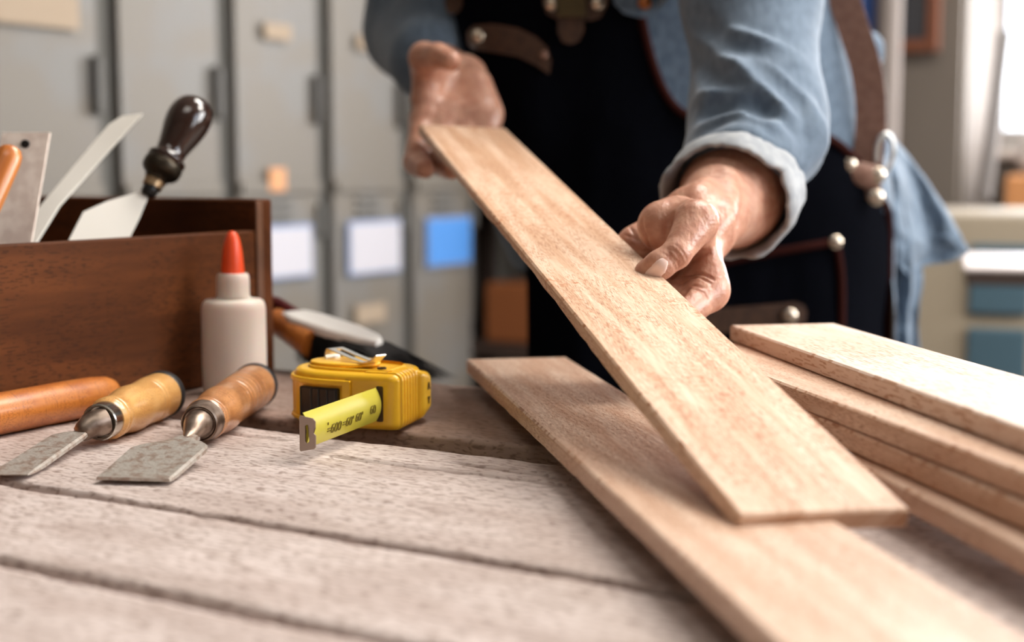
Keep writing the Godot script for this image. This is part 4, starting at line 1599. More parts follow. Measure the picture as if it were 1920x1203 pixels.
func laid(poly: PackedVector2Array, lift: float, thick: float, bevel := 0.0006) -> ArrayMesh:
	# a patch lying on the clothes: its outline in x and y, cut into small pieces that follow the body
	var mb := MB.new()
	var lo := poly[0]
	var hi := poly[0]
	for q in poly:
		lo = lo.min(q)
		hi = hi.max(q)
	var n := 14
	var s := (hi - lo) / n
	for j in n:
		for i in n:
			var c := lo + Vector2(i, j) * s
			for piece in Geometry2D.intersect_polygons(poly, PackedVector2Array([c, c + Vector2(s.x, 0), c + s, c + Vector2(0, s.y)])):
				var ids := Geometry2D.triangulate_polygon(piece)
				for t in ids.size() / 3:
					var p := []
					for k in 3:
						var v: Vector2 = piece[ids[t * 3 + k]]
						p.append(Vector3(v.x, v.y, drape(v.x, v.y) + lift + thick))
					if (p[1] - p[0]).cross(p[2] - p[0]).z < 0:
						p = [p[0], p[2], p[1]]
					mb.tri(p[0], p[1], p[2])
	var m := poly.size()
	var steps := 1
	for i in m:
		var a := poly[i]
		var b := poly[(i + 1) % m]
		var k := maxi(1, int(a.distance_to(b) / 0.008))
		for j in k:
			var u := a.lerp(b, float(j) / k)
			var v := a.lerp(b, float(j + 1) / k)
			var zu := drape(u.x, u.y) + lift
			var zv := drape(v.x, v.y) + lift
			var q := [Vector3(u.x, u.y, zu), Vector3(v.x, v.y, zv), Vector3(v.x, v.y, zv + thick), Vector3(u.x, u.y, zu + thick)]
			if Geometry2D.is_polygon_clockwise(poly):
				mb.quad(q[3], q[2], q[1], q[0])
			else:
				mb.quad(q[0], q[1], q[2], q[3])
	return mb.done(50)


func welt(pts: Array, lift: float, r: float) -> ArrayMesh:
	# a cord lying on the clothes
	var path := []
	for q in curve(pts, 8):
		path.append(Vector3(q.x, q.y, drape(q.x, q.y) + lift))
	var mb := MB.new()
	tube(mb, path, [r], 8, 0.6, Vector3(0, 0, 1))
	return mb.done(60)


func stud(at: Vector3, r := 0.0075) -> ArrayMesh:
	var mb := MB.new()
	lathe(mb, [Vector2(r, 0), Vector2(r, 0.0012), Vector2(r * 0.85, 0.0028), Vector2(r * 0.5, 0.0042), Vector2(0, 0.0046)], 20, Transform3D(Basis(Vector3.RIGHT, PI / 2), at))
	return mb.done(50)


func v2(p: Vector3) -> Vector2:
	return Vector2(p.x, p.y)


func build_person() -> void:
	var o := thing("person", "person in a blue denim shirt and dark apron, holding the slanted plank with both hands", "person", Transform3D(Basis(), Vector3(0.2, 0, -1.68)))
	var home := Transform3D(Basis(), Vector3(-0.2, 0, 1.68))
	var near := near_hand_shape()
	var far := far_hand_shape()
	var body := body_shape()
	# one skin: the near hand in a fine grid, the far hand in a middling one, the rest coarse
	var verts := PackedVector3Array()
	var index := PackedInt32Array()
	var near_lo := Vector3(0.055, 0.845, -1.13)
	var near_hi := Vector3(0.185, 0.975, -0.9)
	near.net(near_lo, near_hi, 0.0009, verts, index)
	near.net(Vector3(0.1, 0.86, -1.28), Vector3(0.25, 1.05, -1.112), 0.004, verts, index)
	far.net(Vector3(-0.2, 0.94, -1.74), Vector3(0.04, 1.2, -1.27), 0.003, verts, index)
	body.net(Vector3(-0.26, 0, -1.92), Vector3(0.52, 1.78, -1.24), 0.012, verts, index, AABB(Vector3(0.1, 0.8, -1.28), Vector3(0.4, 0.3, 0.4)))
	var b := part("body", skin_of(verts, index), M.skin, o, home)
	# thumbnail of the near hand
	var ids := PackedInt32Array(range(near.a.size()))
	var base := Vector3(0.1011, 0.9186, -0.945)
	var tip := Vector3(0.0901, 0.9068, -0.9147)
	var n := 13
	var pts := PackedVector3Array()
	var uvs := PackedVector2Array()
	var ax := (tip - base).normalized()
	var view := Vector3(0.25, 0.5, 1).normalized()
	var sx := ax.cross(view).normalized()
	for j in n:
		for i in n:
			var s := lerpf(-1, 1, i / (n - 1.0))
			var t := j / (n - 1.0)
			var w := 0.006 * sqrt(maxf(0.05, 1.0 - pow(maxf(0.0, 1.0 - t * 2.2), 2.0)))
			var p := base.lerp(tip, t * (1.0 + 0.04 * (1.0 - s * s))) + sx * s * w + view * 0.007
			for it in 16:
				var d := near.some(p, ids, PackedInt32Array())
				p -= view * d * 0.8
			var edge := maxf(absf(s), absf(t * 2 - 1.0) if t < 0.5 else 0.0)
			p += view * (0.0011 * (1.0 - pow(edge, 6)) - 0.0003)
			pts.append(p)
			uvs.append(Vector2(s, t))
	part("thumbnail", grid_mesh(n, n, pts, uvs), M.nail, b)
	# shirt
	var shirt := shirt_shape()
	verts = PackedVector3Array()
	index = PackedInt32Array()
	shirt.net(Vector3(0.1, 0.93, -1.45), Vector3(0.34, 1.25, -1.12), 0.0032, verts, index)
	shirt.net(Vector3(-0.3, 0.86, -1.86), Vector3(0.5, 1.5, -1.3), 0.01, verts, index, AABB(Vector3(0.1, 0.8, -1.45), Vector3(0.4, 0.45, 0.4)))
	part("shirt", skin_of(verts, index), M.denim, o, home)
	rolled_cuff(o, home)
	torso_front = shirt
	var trousers := trousers_shape()
	verts = PackedVector3Array()
	index = PackedInt32Array()
	trousers.net(Vector3(-0.05, 0.06, -1.86), Vector3(0.5, 1.0, -1.5), 0.012, verts, index)
	part("trousers", skin_of(verts, index), M.trousers, o, home)
	for s in 2:
		var mb := MB.new()
		var sole := PackedVector2Array()
		for q in [[-0.035, 0.05], [-0.04, -0.02], [-0.045, -0.14], [-0.03, -0.2], [0.0, -0.215], [0.03, -0.2], [0.045, -0.14], [0.04, -0.02], [0.035, 0.05], [0.0, 0.07]]:
			sole.append(Vector2(q[0], q[1]))
		extrude(mb, sole, 0, 0.07, 0.02, home * Transform3D(Basis(Vector3.RIGHT, Vector3(0, 0, -1), Vector3(0, 1, 0)), Vector3([0.11, 0.33][s], 0.002, [-1.72, -1.75][s])), 3)
		part("shoe", mb.done(50), M.shoe, o)
	# hair
	var cap := Field.new()
	cap.add(Vector3(0.09, 1.65, -1.575), 0.092, Vector3(0.09, 1.65, -1.605), 0.09, 0.04)
	verts = PackedVector3Array()
	index = PackedInt32Array()
	cap.net(Vector3(-0.02, 1.5, -1.72), Vector3(0.2, 1.78, -1.46), 0.008, verts, index, AABB(Vector3(-1, 0, -1.535), Vector3(2, 1.665, 1)))
	part("hair", skin_of(verts, index), M.hair, o, home)
	apron_of(o, home)
	shirt_tail(o, home)


func rolled_cuff(o: Node3D, home: Transform3D) -> void:
	# the rolled sleeve end: two turns of pale inner cloth round the forearm
	var a := Vector3(0.1987, 0.9742, -1.205)
	var b := Vector3(0.1567, 0.9417, -1.108)
	var y := (b - a).normalized()
	var x := Vector3.UP.cross(y).normalized()
	var z := x.cross(y)
	var nz := FastNoiseLite.new()
	nz.seed = 4
	nz.frequency = 1.0
	var prof := [[-0.006, 0.05], [0.0, 0.0545], [0.008, 0.0568], [0.016, 0.0562], [0.02, 0.0572], [0.027, 0.0592], [0.036, 0.0592], [0.044, 0.0582], [0.0475, 0.0565], [0.0485, 0.0545], [0.047, 0.0525], [0.04, 0.0512], [0.028, 0.0505], [0.015, 0.05], [0.0, 0.049]]
	var seg := 72
	var pts := PackedVector3Array()
	var uvs := PackedVector2Array()
	for q in prof:
		for i in seg:
			var t := TAU * i / seg
			var w := nz.get_noise_3d(cos(t) * 2.2, sin(t) * 2.2, q[0] * 70.0) * 0.0035 + nz.get_noise_3d(cos(t) * 6.0, sin(t) * 6.0, q[0] * 40.0 + 20.0) * 0.0007
			var along_: float = q[0] + nz.get_noise_2d(cos(t) * 1.5 + 5.0, sin(t) * 1.5) * 0.008
			var r: float = q[1] + w
			pts.append(a + y * (along_ * 1.3 + 0.014) + x * cos(t) * r * 0.95 + z * sin(t) * r * 0.88)
			uvs.append(Vector2(i / 8.0, q[0] * 20))
	part("rolled_cuff", grid_mesh(seg, prof.size(), pts, uvs, true), M.denim_pale, o, home)


func apron_of(o: Node3D, home: Transform3D) -> void:
	# outline right edge: [y, x]
	var right := [[1.36, 0.115], [1.2, 0.125], [1.143, 0.135], [1.09, 0.149], [1.055, 0.165], [1.036, 0.185], [1.027, 0.215], [1.022, 0.27], [1.016, 0.33], [0.99, 0.372], [0.95, 0.405], [0.905, 0.424], [0.5, 0.43]]
	var left := [[1.36, -0.05], [1.143, -0.062], [1.06, -0.04], [1.0, -0.01], [0.95, 0.008], [0.9, 0.016], [0.5, 0.02]]
	var edge := func(list: Array, y: float) -> float:
		for k in list.size() - 1:
			if y <= list[k][0] and y >= list[k + 1][0]:
				return lerpf(list[k][1], list[k + 1][1], (list[k][0] - y) / (list[k][0] - list[k + 1][0]))
		return list[-1][1]
	var ys := []
	var y := 1.36
	while y > 0.5:
		ys.append(y)
		y -= 0.002 if y < 1.06 and y > 0.98 else 0.012
	ys.append(0.5)
	var nz := FastNoiseLite.new()
	nz.seed = 9
	nz.frequency = 1.0
	var nu := 56
	var pts := PackedVector3Array()
	var uvs := PackedVector2Array()
	for side in 2:
		for yy in (ys if side == 0 else ys.duplicate()):
			var x0: float = edge.call(left, yy)
			var x1: float = edge.call(right, yy)
			for i in nu:
				var x := lerpf(x0, x1, i / (nu - 1.0))
				var rip := nz.get_noise_2d(x * 9.0, yy * 2.5) * 0.006 + (sin(x * 38.0) * 0.008 * ss(0.9, 0.6, yy))
				pts.append(Vector3(x, yy, drape(x, yy) + 0.006 + rip * ss(1.3, 1.0, yy)))
				uvs.append(Vector2(x, yy))
		break
	# front and back sheets 2 mm apart, closed at the rims
	var rows := ys.size()
	var all := PackedVector3Array()
	var alluv := PackedVector2Array()
	for j in rows:
		var line := []
		for i in nu:
			line.append(pts[j * nu + i])
		for i in nu:
			line.append(pts[j * nu + nu - 1 - i] - Vector3(0, 0, 0.002))
		line.reverse()
		for q in line:
			all.append(q)
			alluv.append(Vector2(q.x, q.y))
	var ap := part("apron", grid_mesh(nu * 2, rows, all, alluv, true), M.apron, o, home)
	# dark red edging along the bib's armhole and down the side, and round the pocket
	var rim := []
	for q in right:
		if q[0] > 1.3 or q[0] < 0.8:
			continue
		rim.append(Vector3(q[1], q[0], 0))
	rim.append(Vector3(0.427, 0.7, 0))
	part("edging", welt(rim, 0.0085, 0.0045), M.piping, ap)
	part("pocket_edging", welt([Vector3(0.2167, 0.8769, -1.56), Vector3(0.2692, 0.8875, -1.56), Vector3(0.3159, 0.8957, -1.56), Vector3(0.3485, 0.9009, -1.56)], 0.009, 0.0045), M.piping, ap)
	part("pocket_edging", welt([Vector3(0.3509, 0.898, -1.56), Vector3(0.3577, 0.8605, -1.56), Vector3(0.36, 0.7896, -1.56), Vector3(0.3612, 0.718, -1.56)], 0.009, 0.0045), M.piping, ap)
	var p := Vector3(0.3492, 0.9006, -1.555)
	part("rivet", stud(Vector3(p.x, p.y, drape(p.x, p.y) + 0.011), 0.008), M.rivet, ap)
	# leather tabs
	var patch := func(pix: Array, m: Material, lift: float, studs: Array, metal: Material):
		var poly := PackedVector2Array()
		for q in pix:
			poly.append(v2(q))
		var t := part("leather_tab", laid(poly, lift, 0.003), m, ap)
		return t
	patch.call([Vector3(-0.048, 1.1232, -1.53), Vector3(-0.0429, 1.1309, -1.53), Vector3(-0.0226, 1.1326, -1.53), Vector3(0.0056, 1.1276, -1.53), Vector3(0.026, 1.1176, -1.53), Vector3(0.0373, 1.1065, -1.53), Vector3(0.0419, 1.0909, -1.53), Vector3(0.0397, 1.0786, -1.53), Vector3(0.0249, 1.0886, -1.53), Vector3(0.0057, 1.0976, -1.53), Vector3(-0.0226, 1.1031, -1.53), Vector3(-0.043, 1.1065, -1.53), Vector3(-0.0475, 1.112, -1.53)], M.leather, 0.008, [], M.rivet)
	for q in [[Vector3(-0.0367, 1.1198, -1.53), 0.0078], [Vector3(0.0334, 1.0987, -1.53), 0.0045]]:
		part("rivet", stud(Vector3(q[0].x, q[0].y, drape(q[0].x, q[0].y) + 0.0115), q[1]), M.rivet if q[1] > 0.005 else M.leather_tan, ap)
	patch.call([Vector3(-0.072, 1.1675, -1.53), Vector3(-0.0529, 1.1675, -1.53), Vector3(-0.053, 1.152, -1.53), Vector3(-0.0575, 1.1454, -1.53), Vector3(-0.0643, 1.1431, -1.53), Vector3(-0.0699, 1.1465, -1.53), Vector3(-0.0721, 1.1531, -1.53)], M.leather, 0.008, [], M.rivet)
	patch.call([Vector3(0.0326, 1.1785, -1.53), Vector3(0.099, 1.1785, -1.53), Vector3(0.1003, 1.1509, -1.53), Vector3(0.0936, 1.1376, -1.53), Vector3(0.0835, 1.1343, -1.53), Vector3(0.0496, 1.1354, -1.53), Vector3(0.0372, 1.1409, -1.53), Vector3(0.0327, 1.152, -1.53)], M.leather, 0.008, [], M.rivet)
	patch.call([Vector3(0.0484, 1.173, -1.53), Vector3(0.0765, 1.173, -1.53), Vector3(0.0757, 1.1232, -1.53), Vector3(0.0712, 1.1132, -1.53), Vector3(0.0622, 1.1093, -1.53), Vector3(0.0531, 1.112, -1.53), Vector3(0.048, 1.1221, -1.53)], M.leather, 0.012, [], M.rivet)
	for q in [Vector3(0.0423, 1.1515, -1.53), Vector3(0.0896, 1.152, -1.53)]:
		part("rivet", stud(Vector3(q.x, q.y, drape(q.x, q.y) + 0.0115), 0.0078), M.rivet, ap)
	var bk := Vector3(0.0625, 1.1531, -1.53)
	var mb := MB.new()
	bx_to(mb, Vector3(0.03, 0.034, 0.005), 0.002, Transform3D(Basis(), Vector3(bk.x, bk.y - 0.016, drape(bk.x, bk.y) + 0.018)), 2)
	part("buckle", mb.done(), mat(rgb8(96, 84, 60), 0.4, 0.7), ap)
	patch.call([Vector3(0.1694, 0.8249, -1.55), Vector3(0.307, 0.8361, -1.55), Vector3(0.3152, 0.8332, -1.55), Vector3(0.3189, 0.8249, -1.55), Vector3(0.3179, 0.8155, -1.55), Vector3(0.3099, 0.8097, -1.55), Vector3(0.1697, 0.7979, -1.55)], M.leather, 0.009, [], M.rivet)
	p = Vector3(0.2997, 0.8214, -1.55)
	part("rivet", stud(Vector3(p.x, p.y, drape(p.x, p.y) + 0.0135), 0.0085), M.rivet, ap)
	# denim flap with a copper button
	patch.call([Vector3(0.1012, 1.1785, -1.53), Vector3(0.162, 1.1785, -1.53), Vector3(0.1589, 1.152, -1.53), Vector3(0.15, 1.1409, -1.53), Vector3(0.1354, 1.1365, -1.53), Vector3(0.1173, 1.1409, -1.53), Vector3(0.1071, 1.1509, -1.53)], M.denim, 0.011, [], M.rivet)
	p = Vector3(0.1386, 1.152, -1.53)
	part("button", stud(Vector3(p.x, p.y, drape(p.x, p.y) + 0.0145), 0.0075), M.copper, ap)
	# broad leather strap down the side, with studs and a ring
	mb = MB.new()
	var path := curve([Vector3(0.3407, 1.2273, -1.56), Vector3(0.351, 1.1824, -1.56), Vector3(0.3659, 1.1373, -1.56), Vector3(0.382, 1.0919, -1.56), Vector3(0.3896, 1.0462, -1.56), Vector3(0.3891, 1.0002, -1.56), Vector3(0.3864, 0.9713, -1.56), Vector3(0.3859, 0.9458, -1.56)], 6)
	var list := []
	for k in path.size():
		var d: Vector3 = (path[mini(k + 1, path.size() - 1)] - path[maxi(k - 1, 0)]).normalized()
		var s := d.cross(Vector3(-0.3, 0, 1)).normalized()
		var wd := 0.0165 * (1.0 if k < path.size() - 4 else 0.55 + 0.11 * (path.size() - k))
		var nn := s.cross(d) * 0.0016
		list.append(PackedVector3Array([path[k] - s * wd - nn, path[k] + s * wd - nn, path[k] + s * wd + nn, path[k] - s * wd + nn]))
	mb.rings(list)
	var st := part("leather_strap", mb.done(50), M.leather_tan, o, home)
	for q in [[Vector3(0.3652, 0.984, -1.553), 0.009], [Vector3(0.3968, 0.9725, -1.553), 0.0095], [Vector3(0.3957, 0.9483, -1.553), 0.0095]]:
		part("rivet", stud(q[0], q[1]), M.rivet, st)
	mb = MB.new()
	tube(mb, [Vector3(0.3581, 0.9852, -1.56), Vector3(0.3667, 0.9783, -1.556), Vector3(0.3856, 0.9714, -1.552), Vector3(0.4005, 0.9702, -1.556)], [0.011, 0.012, 0.013, 0.012], 12, 0.35, Vector3(0, 0, 1))
	part("cross_tab", mb.done(50), M.leather_tan, st)
	mb = MB.new()
	var ring := []
	for i in 25:
		var t := TAU * i / 24
		ring.append(Vector3(0.405, 0.9967, -1.556) + Vector3(cos(t) * 0.009, sin(t) * 0.02, sin(t) * 0.004))
	tube(mb, ring, [0.0028], 8)
	part("ring", mb.done(60), M.chrome, st)


func shirt_tail(o: Node3D, home: Transform3D) -> void:
	# the shirt hangs open beside the apron: a flared flap above, the straight hem below
	var nz := FastNoiseLite.new()
	nz.seed = 14
	nz.frequency = 1.0
	for k in 2:
		var rows := [[Vector3(0.4271, 1.0223, -1.66), Vector3(0.4548, 1.0191, -1.68)], [Vector3(0.4279, 0.9892, -1.65), Vector3(0.4861, 0.9781, -1.68)], [Vector3(0.4302, 0.9464, -1.645), Vector3(0.5195, 0.9316, -1.69)], [Vector3(0.4324, 0.9098, -1.64), Vector3(0.5396, 0.8975, -1.69)], [Vector3(0.4356, 0.8852, -1.64), Vector3(0.5536, 0.8792, -1.7)], [Vector3(0.4526, 0.8586, -1.65), Vector3(0.5392, 0.8696, -1.71)]] if k == 0 else [[Vector3(0.4221, 0.9891, -1.63), Vector3(0.4604, 0.9893, -1.67)], [Vector3(0.4258, 0.9167, -1.62), Vector3(0.4866, 0.9085, -1.67)], [Vector3(0.4285, 0.8567, -1.61), Vector3(0.4909, 0.8521, -1.67)], [Vector3(0.4309, 0.8085, -1.605), Vector3(0.4862, 0.8016, -1.67)], [Vector3(0.4334, 0.7603, -1.6), Vector3(0.4917, 0.7443, -1.67)], [Vector3(0.4362, 0.7052, -1.6), Vector3(0.4924, 0.6803, -1.67)]]
		var l := []
		var r := []
		for q in rows:
			l.append(q[0])
			r.append(q[1])
		l = curve(l, 6)
		r = curve(r, 6)
		var nu := 25
		var all := PackedVector3Array()
		var uv := PackedVector2Array()
		for j in l.size():
			var line := []
			for i in nu:
				var s := i / (nu - 1.0)
				var p: Vector3 = l[j].lerp(r[j], s)
				var fold := sin(s * (7.0 if k == 0 else 11.0) + j * 0.05 + k * 1.3) * 0.014 * ss(0, 10, j) + nz.get_noise_2d(s * 2.0, j * 0.09) * 0.012
				p.z += fold - 0.03 * s * s
				line.append(p)
			for i in nu:
				line.append(line[nu - 1 - i] - Vector3(0, 0, 0.0022))
			line.reverse()
			for q in line:
				all.append(q)
				uv.append(Vector2(q.x, q.y))
		part("shirt_tail", grid_mesh(nu * 2, l.size(), all, uv, true), M.denim, o, home)


func near_hand_shape() -> Field:
	var f := Field.new()
	f.add(Vector3(0.2137, 1.0169, -1.25), 0.042, Vector3(0.1793, 0.9571, -1.165), 0.0385, 0.01)
	f.add(Vector3(0.1793, 0.9571, -1.165), 0.0385, Vector3(0.1403, 0.9384, -1.065), 0.0255, 0.02)
	f.add(Vector3(0.1347, 0.9416, -1.065), 0.021, Vector3(0.1407, 0.934, -1.055), 0.021, 0.02)
	f.add(Vector3(0.1348, 0.9316, -1.04), 0.0145, Vector3(0.1364, 0.896, -0.985), 0.0136, 0.014)
	f.add(Vector3(0.1344, 0.934, -1.055), 0.0155, Vector3(0.1351, 0.8976, -1.015), 0.0135, 0.014)
	f.add(Vector3(0.1334, 0.9346, -1.06), 0.016, Vector3(0.1315, 0.9038, -1.035), 0.0132, 0.014)
	f.add(Vector3(0.1299, 0.9318, -1.07), 0.0155, Vector3(0.1245, 0.9063, -1.056), 0.0125, 0.014)
	f.add(Vector3(0.1154, 0.9337, -1.062), 0.016, Vector3(0.0927, 0.9226, -1.048), 0.0165, 0.012)
	f.add(Vector3(0.1165, 0.9382, -1.03), 0.019, Vector3(0.1063, 0.9394, -1), 0.0185, 0.01)
	f.add(Vector3(0.1203, 0.9409, -1.02), 0.019, Vector3(0.1263, 0.9434, -0.975), 0.0148, 0.008)
	f.add(Vector3(0.1259, 0.9435, -0.972), 0.0145, Vector3(0.11, 0.9228, -0.952), 0.0098, 0.004)
	f.add(Vector3(0.11, 0.9228, -0.952), 0.0098, Vector3(0.0992, 0.9158, -0.95), 0.0098, 0.003)
	f.add(Vector3(0.0992, 0.9158, -0.95), 0.0098, Vector3(0.0915, 0.9104, -0.9548), 0.0092, 0.003)
	f.add(Vector3(0.1313, 0.9339, -0.99), 0.0075, Vector3(0.1373, 0.9117, -0.988), 0.0085, 0.012)
	f.add(Vector3(0.1364, 0.8952, -0.985), 0.0133, Vector3(0.108, 0.8774, -0.9485), 0.0112, 0.008)
	f.add(Vector3(0.108, 0.8774, -0.9485), 0.0112, Vector3(0.0828, 0.8796, -0.9384), 0.0098, 0.004)
	f.add(Vector3(0.0828, 0.8796, -0.9384), 0.0098, Vector3(0.0627, 0.8808, -0.9287), 0.0086, 0.004)
	f.add(Vector3(0.1375, 0.8996, -1.01), 0.0132, Vector3(0.0985, 0.8817, -0.9737), 0.0112, 0.006)
	f.add(Vector3(0.0985, 0.8817, -0.9737), 0.0112, Vector3(0.0771, 0.8851, -0.961), 0.0098, 0.004)
	f.add(Vector3(0.0771, 0.8851, -0.961), 0.0098, Vector3(0.0531, 0.8866, -0.9503), 0.0086, 0.004)
	f.add(Vector3(0.1315, 0.903, -1.035), 0.0128, Vector3(0.092, 0.8874, -0.995), 0.0108, 0.006)
	f.add(Vector3(0.092, 0.8874, -0.995), 0.0108, Vector3(0.0716, 0.891, -0.9825), 0.0095, 0.004)
	f.add(Vector3(0.0716, 0.891, -0.9825), 0.0095, Vector3(0.0505, 0.8923, -0.9726), 0.0084, 0.004)
	f.add(Vector3(0.1246, 0.9055, -1.056), 0.0122, Vector3(0.086, 0.8947, -1.015), 0.0098, 0.006)
	f.add(Vector3(0.086, 0.8947, -1.015), 0.0098, Vector3(0.072, 0.8969, -1.0056), 0.0088, 0.004)
	f.add(Vector3(0.072, 0.8969, -1.0056), 0.0088, Vector3(0.0555, 0.8982, -0.9978), 0.0078, 0.004)
	f.add(Vector3(0.167, 0.9722, -1.1147), 0.0062, Vector3(0.1662, 0.9701, -1.1071), 0.0062, 0.006)
	f.add(Vector3(0.1662, 0.9701, -1.1071), 0.0062, Vector3(0.1652, 0.9667, -1.0975), 0.0062, 0.006)
	f.add(Vector3(0.1652, 0.9667, -1.0975), 0.0062, Vector3(0.1644, 0.9633, -1.0888), 0.0062, 0.006)
	f.add(Vector3(0.1644, 0.9633, -1.0888), 0.0062, Vector3(0.1638, 0.96, -1.0813), 0.0062, 0.006)
	f.add(Vector3(0.1638, 0.96, -1.0813), 0.0062, Vector3(0.1629, 0.9563, -1.0737), 0.0062, 0.006)
	f.add(Vector3(0.1629, 0.9563, -1.0737), 0.0062, Vector3(0.1613, 0.9525, -1.0654), 0.0062, 0.006)
	f.add(Vector3(0.1613, 0.9525, -1.0654), 0.0062, Vector3(0.1588, 0.949, -1.0539), 0.0062, 0.006)
	f.add(Vector3(0.1588, 0.949, -1.0539), 0.0062, Vector3(0.1565, 0.946, -1.0473), 0.0062, 0.006)
	f.add(Vector3(0.1565, 0.946, -1.0473), 0.0062, Vector3(0.1541, 0.9431, -1.044), 0.0062, 0.006)
	f.add(Vector3(0.1541, 0.9431, -1.044), 0.0062, Vector3(0.1511, 0.9402, -1.0409), 0.0062, 0.006)
	f.add(Vector3(0.1511, 0.9402, -1.0409), 0.0062, Vector3(0.1479, 0.9374, -1.0378), 0.0062, 0.006)
	f.add(Vector3(0.1479, 0.9374, -1.0378), 0.0062, Vector3(0.1454, 0.9351, -1.0356), 0.0062, 0.006)
	f.add(Vector3(0.1482, 0.9671, -1.0997), 0.0055, Vector3(0.146, 0.9656, -1.0905), 0.0055, 0.006)
	f.add(Vector3(0.146, 0.9656, -1.0905), 0.0055, Vector3(0.1405, 0.9632, -1.0657), 0.0055, 0.006)
	f.add(Vector3(0.1405, 0.9632, -1.0657), 0.0055, Vector3(0.1383, 0.961, -1.0553), 0.0055, 0.006)
	f.add(Vector3(0.1383, 0.961, -1.0553), 0.0055, Vector3(0.1368, 0.9582, -1.0515), 0.0055, 0.006)
	f.add(Vector3(0.1368, 0.9582, -1.0515), 0.0055, Vector3(0.1354, 0.955, -1.049), 0.0055, 0.006)
	f.add(Vector3(0.1354, 0.955, -1.049), 0.0055, Vector3(0.1345, 0.9524, -1.0475), 0.0055, 0.006)
	f.sink(Vector3(0.11, 0.9486, -0.9788), Vector3(0.1071, 0.9425, -0.9796), 0.0016, 0.0025)
	f.sink(Vector3(0.1071, 0.9425, -0.9796), Vector3(0.1057, 0.9364, -0.9807), 0.0016, 0.0025)
	f.sink(Vector3(0.1057, 0.9364, -0.9807), Vector3(0.1056, 0.9317, -0.9823), 0.0016, 0.0025)
	f.sink(Vector3(0.09, 0.9444, -0.9913), Vector3(0.09, 0.9394, -0.9901), 0.0014, 0.002)
	f.sink(Vector3(0.09, 0.9394, -0.9901), Vector3(0.093, 0.9319, -0.9886), 0.0014, 0.002)
	f.sink(Vector3(0.093, 0.9319, -0.9886), Vector3(0.0978, 0.9226, -0.9974), 0.0014, 0.002)
	f.sink(Vector3(0.0822, 0.9319, -1.0385), Vector3(0.0882, 0.9297, -1.0333), 0.0009, 0.0009)
	f.sink(Vector3(0.0882, 0.9297, -1.0333), Vector3(0.0927, 0.9274, -1.0314), 0.0009, 0.0009)
	f.sink(Vector3(0.0874, 0.9262, -1.0323), Vector3(0.0905, 0.9203, -1.0314), 0.0009, 0.0009)
	f.sink(Vector3(0.0905, 0.9203, -1.0314), Vector3(0.0969, 0.9194, -1.0317), 0.0009, 0.0009)
	f.sink(Vector3(0.0858, 0.9377, -1.0444), Vector3(0.089, 0.9321, -1.0344), 0.0009, 0.0009)
	f.sink(Vector3(0.089, 0.9321, -1.0344), Vector3(0.0897, 0.9274, -1.0319), 0.0009, 0.0009)
	f.sink(Vector3(0.1253, 0.9176, -0.9868), Vector3(0.13, 0.9209, -0.9804), 0.0022, 0.003)
	f.sink(Vector3(0.13, 0.9209, -0.9804), Vector3(0.1354, 0.9226, -0.9795), 0.0022, 0.003)
	f.sink(Vector3(0.1025, 0.8949, -0.972), Vector3(0.1083, 0.8927, -0.9704), 0.0034, 0.004)
	f.sink(Vector3(0.1083, 0.8927, -0.9704), Vector3(0.1124, 0.8951, -0.9605), 0.0034, 0.004)
	f.sink(Vector3(0.1124, 0.8951, -0.9605), Vector3(0.1176, 0.8989, -0.9677), 0.0034, 0.004)
	f.sink(Vector3(0.1176, 0.9049, -0.9984), Vector3(0.1239, 0.9071, -0.9829), 0.0012, 0.0012)
	f.sink(Vector3(0.1239, 0.9071, -0.9829), Vector3(0.131, 0.9077, -0.9745), 0.0012, 0.0012)
	f.sink(Vector3(0.131, 0.9077, -0.9745), Vector3(0.1381, 0.9043, -0.9712), 0.0012, 0.0012)
	f.sink(Vector3(0.1167, 0.9002, -0.9824), Vector3(0.1216, 0.9035, -0.9822), 0.0011, 0.001)
	f.sink(Vector3(0.1216, 0.9035, -0.9822), Vector3(0.128, 0.9059, -0.9741), 0.0011, 0.001)
	f.sink(Vector3(0.128, 0.9059, -0.9741), Vector3(0.1357, 0.9022, -0.9692), 0.0011, 0.001)
	f.sink(Vector3(0.118, 0.8987, -0.9692), Vector3(0.1231, 0.9009, -0.9688), 0.0012, 0.0012)
	f.sink(Vector3(0.1231, 0.9009, -0.9688), Vector3(0.1294, 0.8997, -0.9655), 0.0012, 0.0012)
	f.sink(Vector3(0.1218, 0.899, -0.9637), Vector3(0.1298, 0.8965, -0.9617), 0.0009, 0.0009)
	f.sink(Vector3(0.1298, 0.8965, -0.9617), Vector3(0.1332, 0.892, -0.961), 0.0009, 0.0009)
	f.sink(Vector3(0.111, 0.8889, -0.9435), Vector3(0.1172, 0.8879, -0.9458), 0.0008, 0.0009)
	f.sink(Vector3(0.1172, 0.8879, -0.9458), Vector3(0.1218, 0.8832, -0.9469), 0.0008, 0.0009)
	f.sink(Vector3(0.1004, 0.9244, -0.9424), Vector3(0.1032, 0.9223, -0.9409), 0.0009, 0.0007)
	f.sink(Vector3(0.1032, 0.9223, -0.9409), Vector3(0.1057, 0.9193, -0.9405), 0.0009, 0.0007)
	f.sink(Vector3(0.1057, 0.9193, -0.9405), Vector3(0.1078, 0.9158, -0.9415), 0.0009, 0.0007)
	f.sink(Vector3(0.1078, 0.9158, -0.9415), Vector3(0.1092, 0.9131, -0.9438), 0.0009, 0.0007)
	f.sink(Vector3(0.1032, 0.9256, -0.9429), Vector3(0.1053, 0.9228, -0.9413), 0.0009, 0.0007)
	f.sink(Vector3(0.1053, 0.9228, -0.9413), Vector3(0.1071, 0.9206, -0.941), 0.0009, 0.0007)
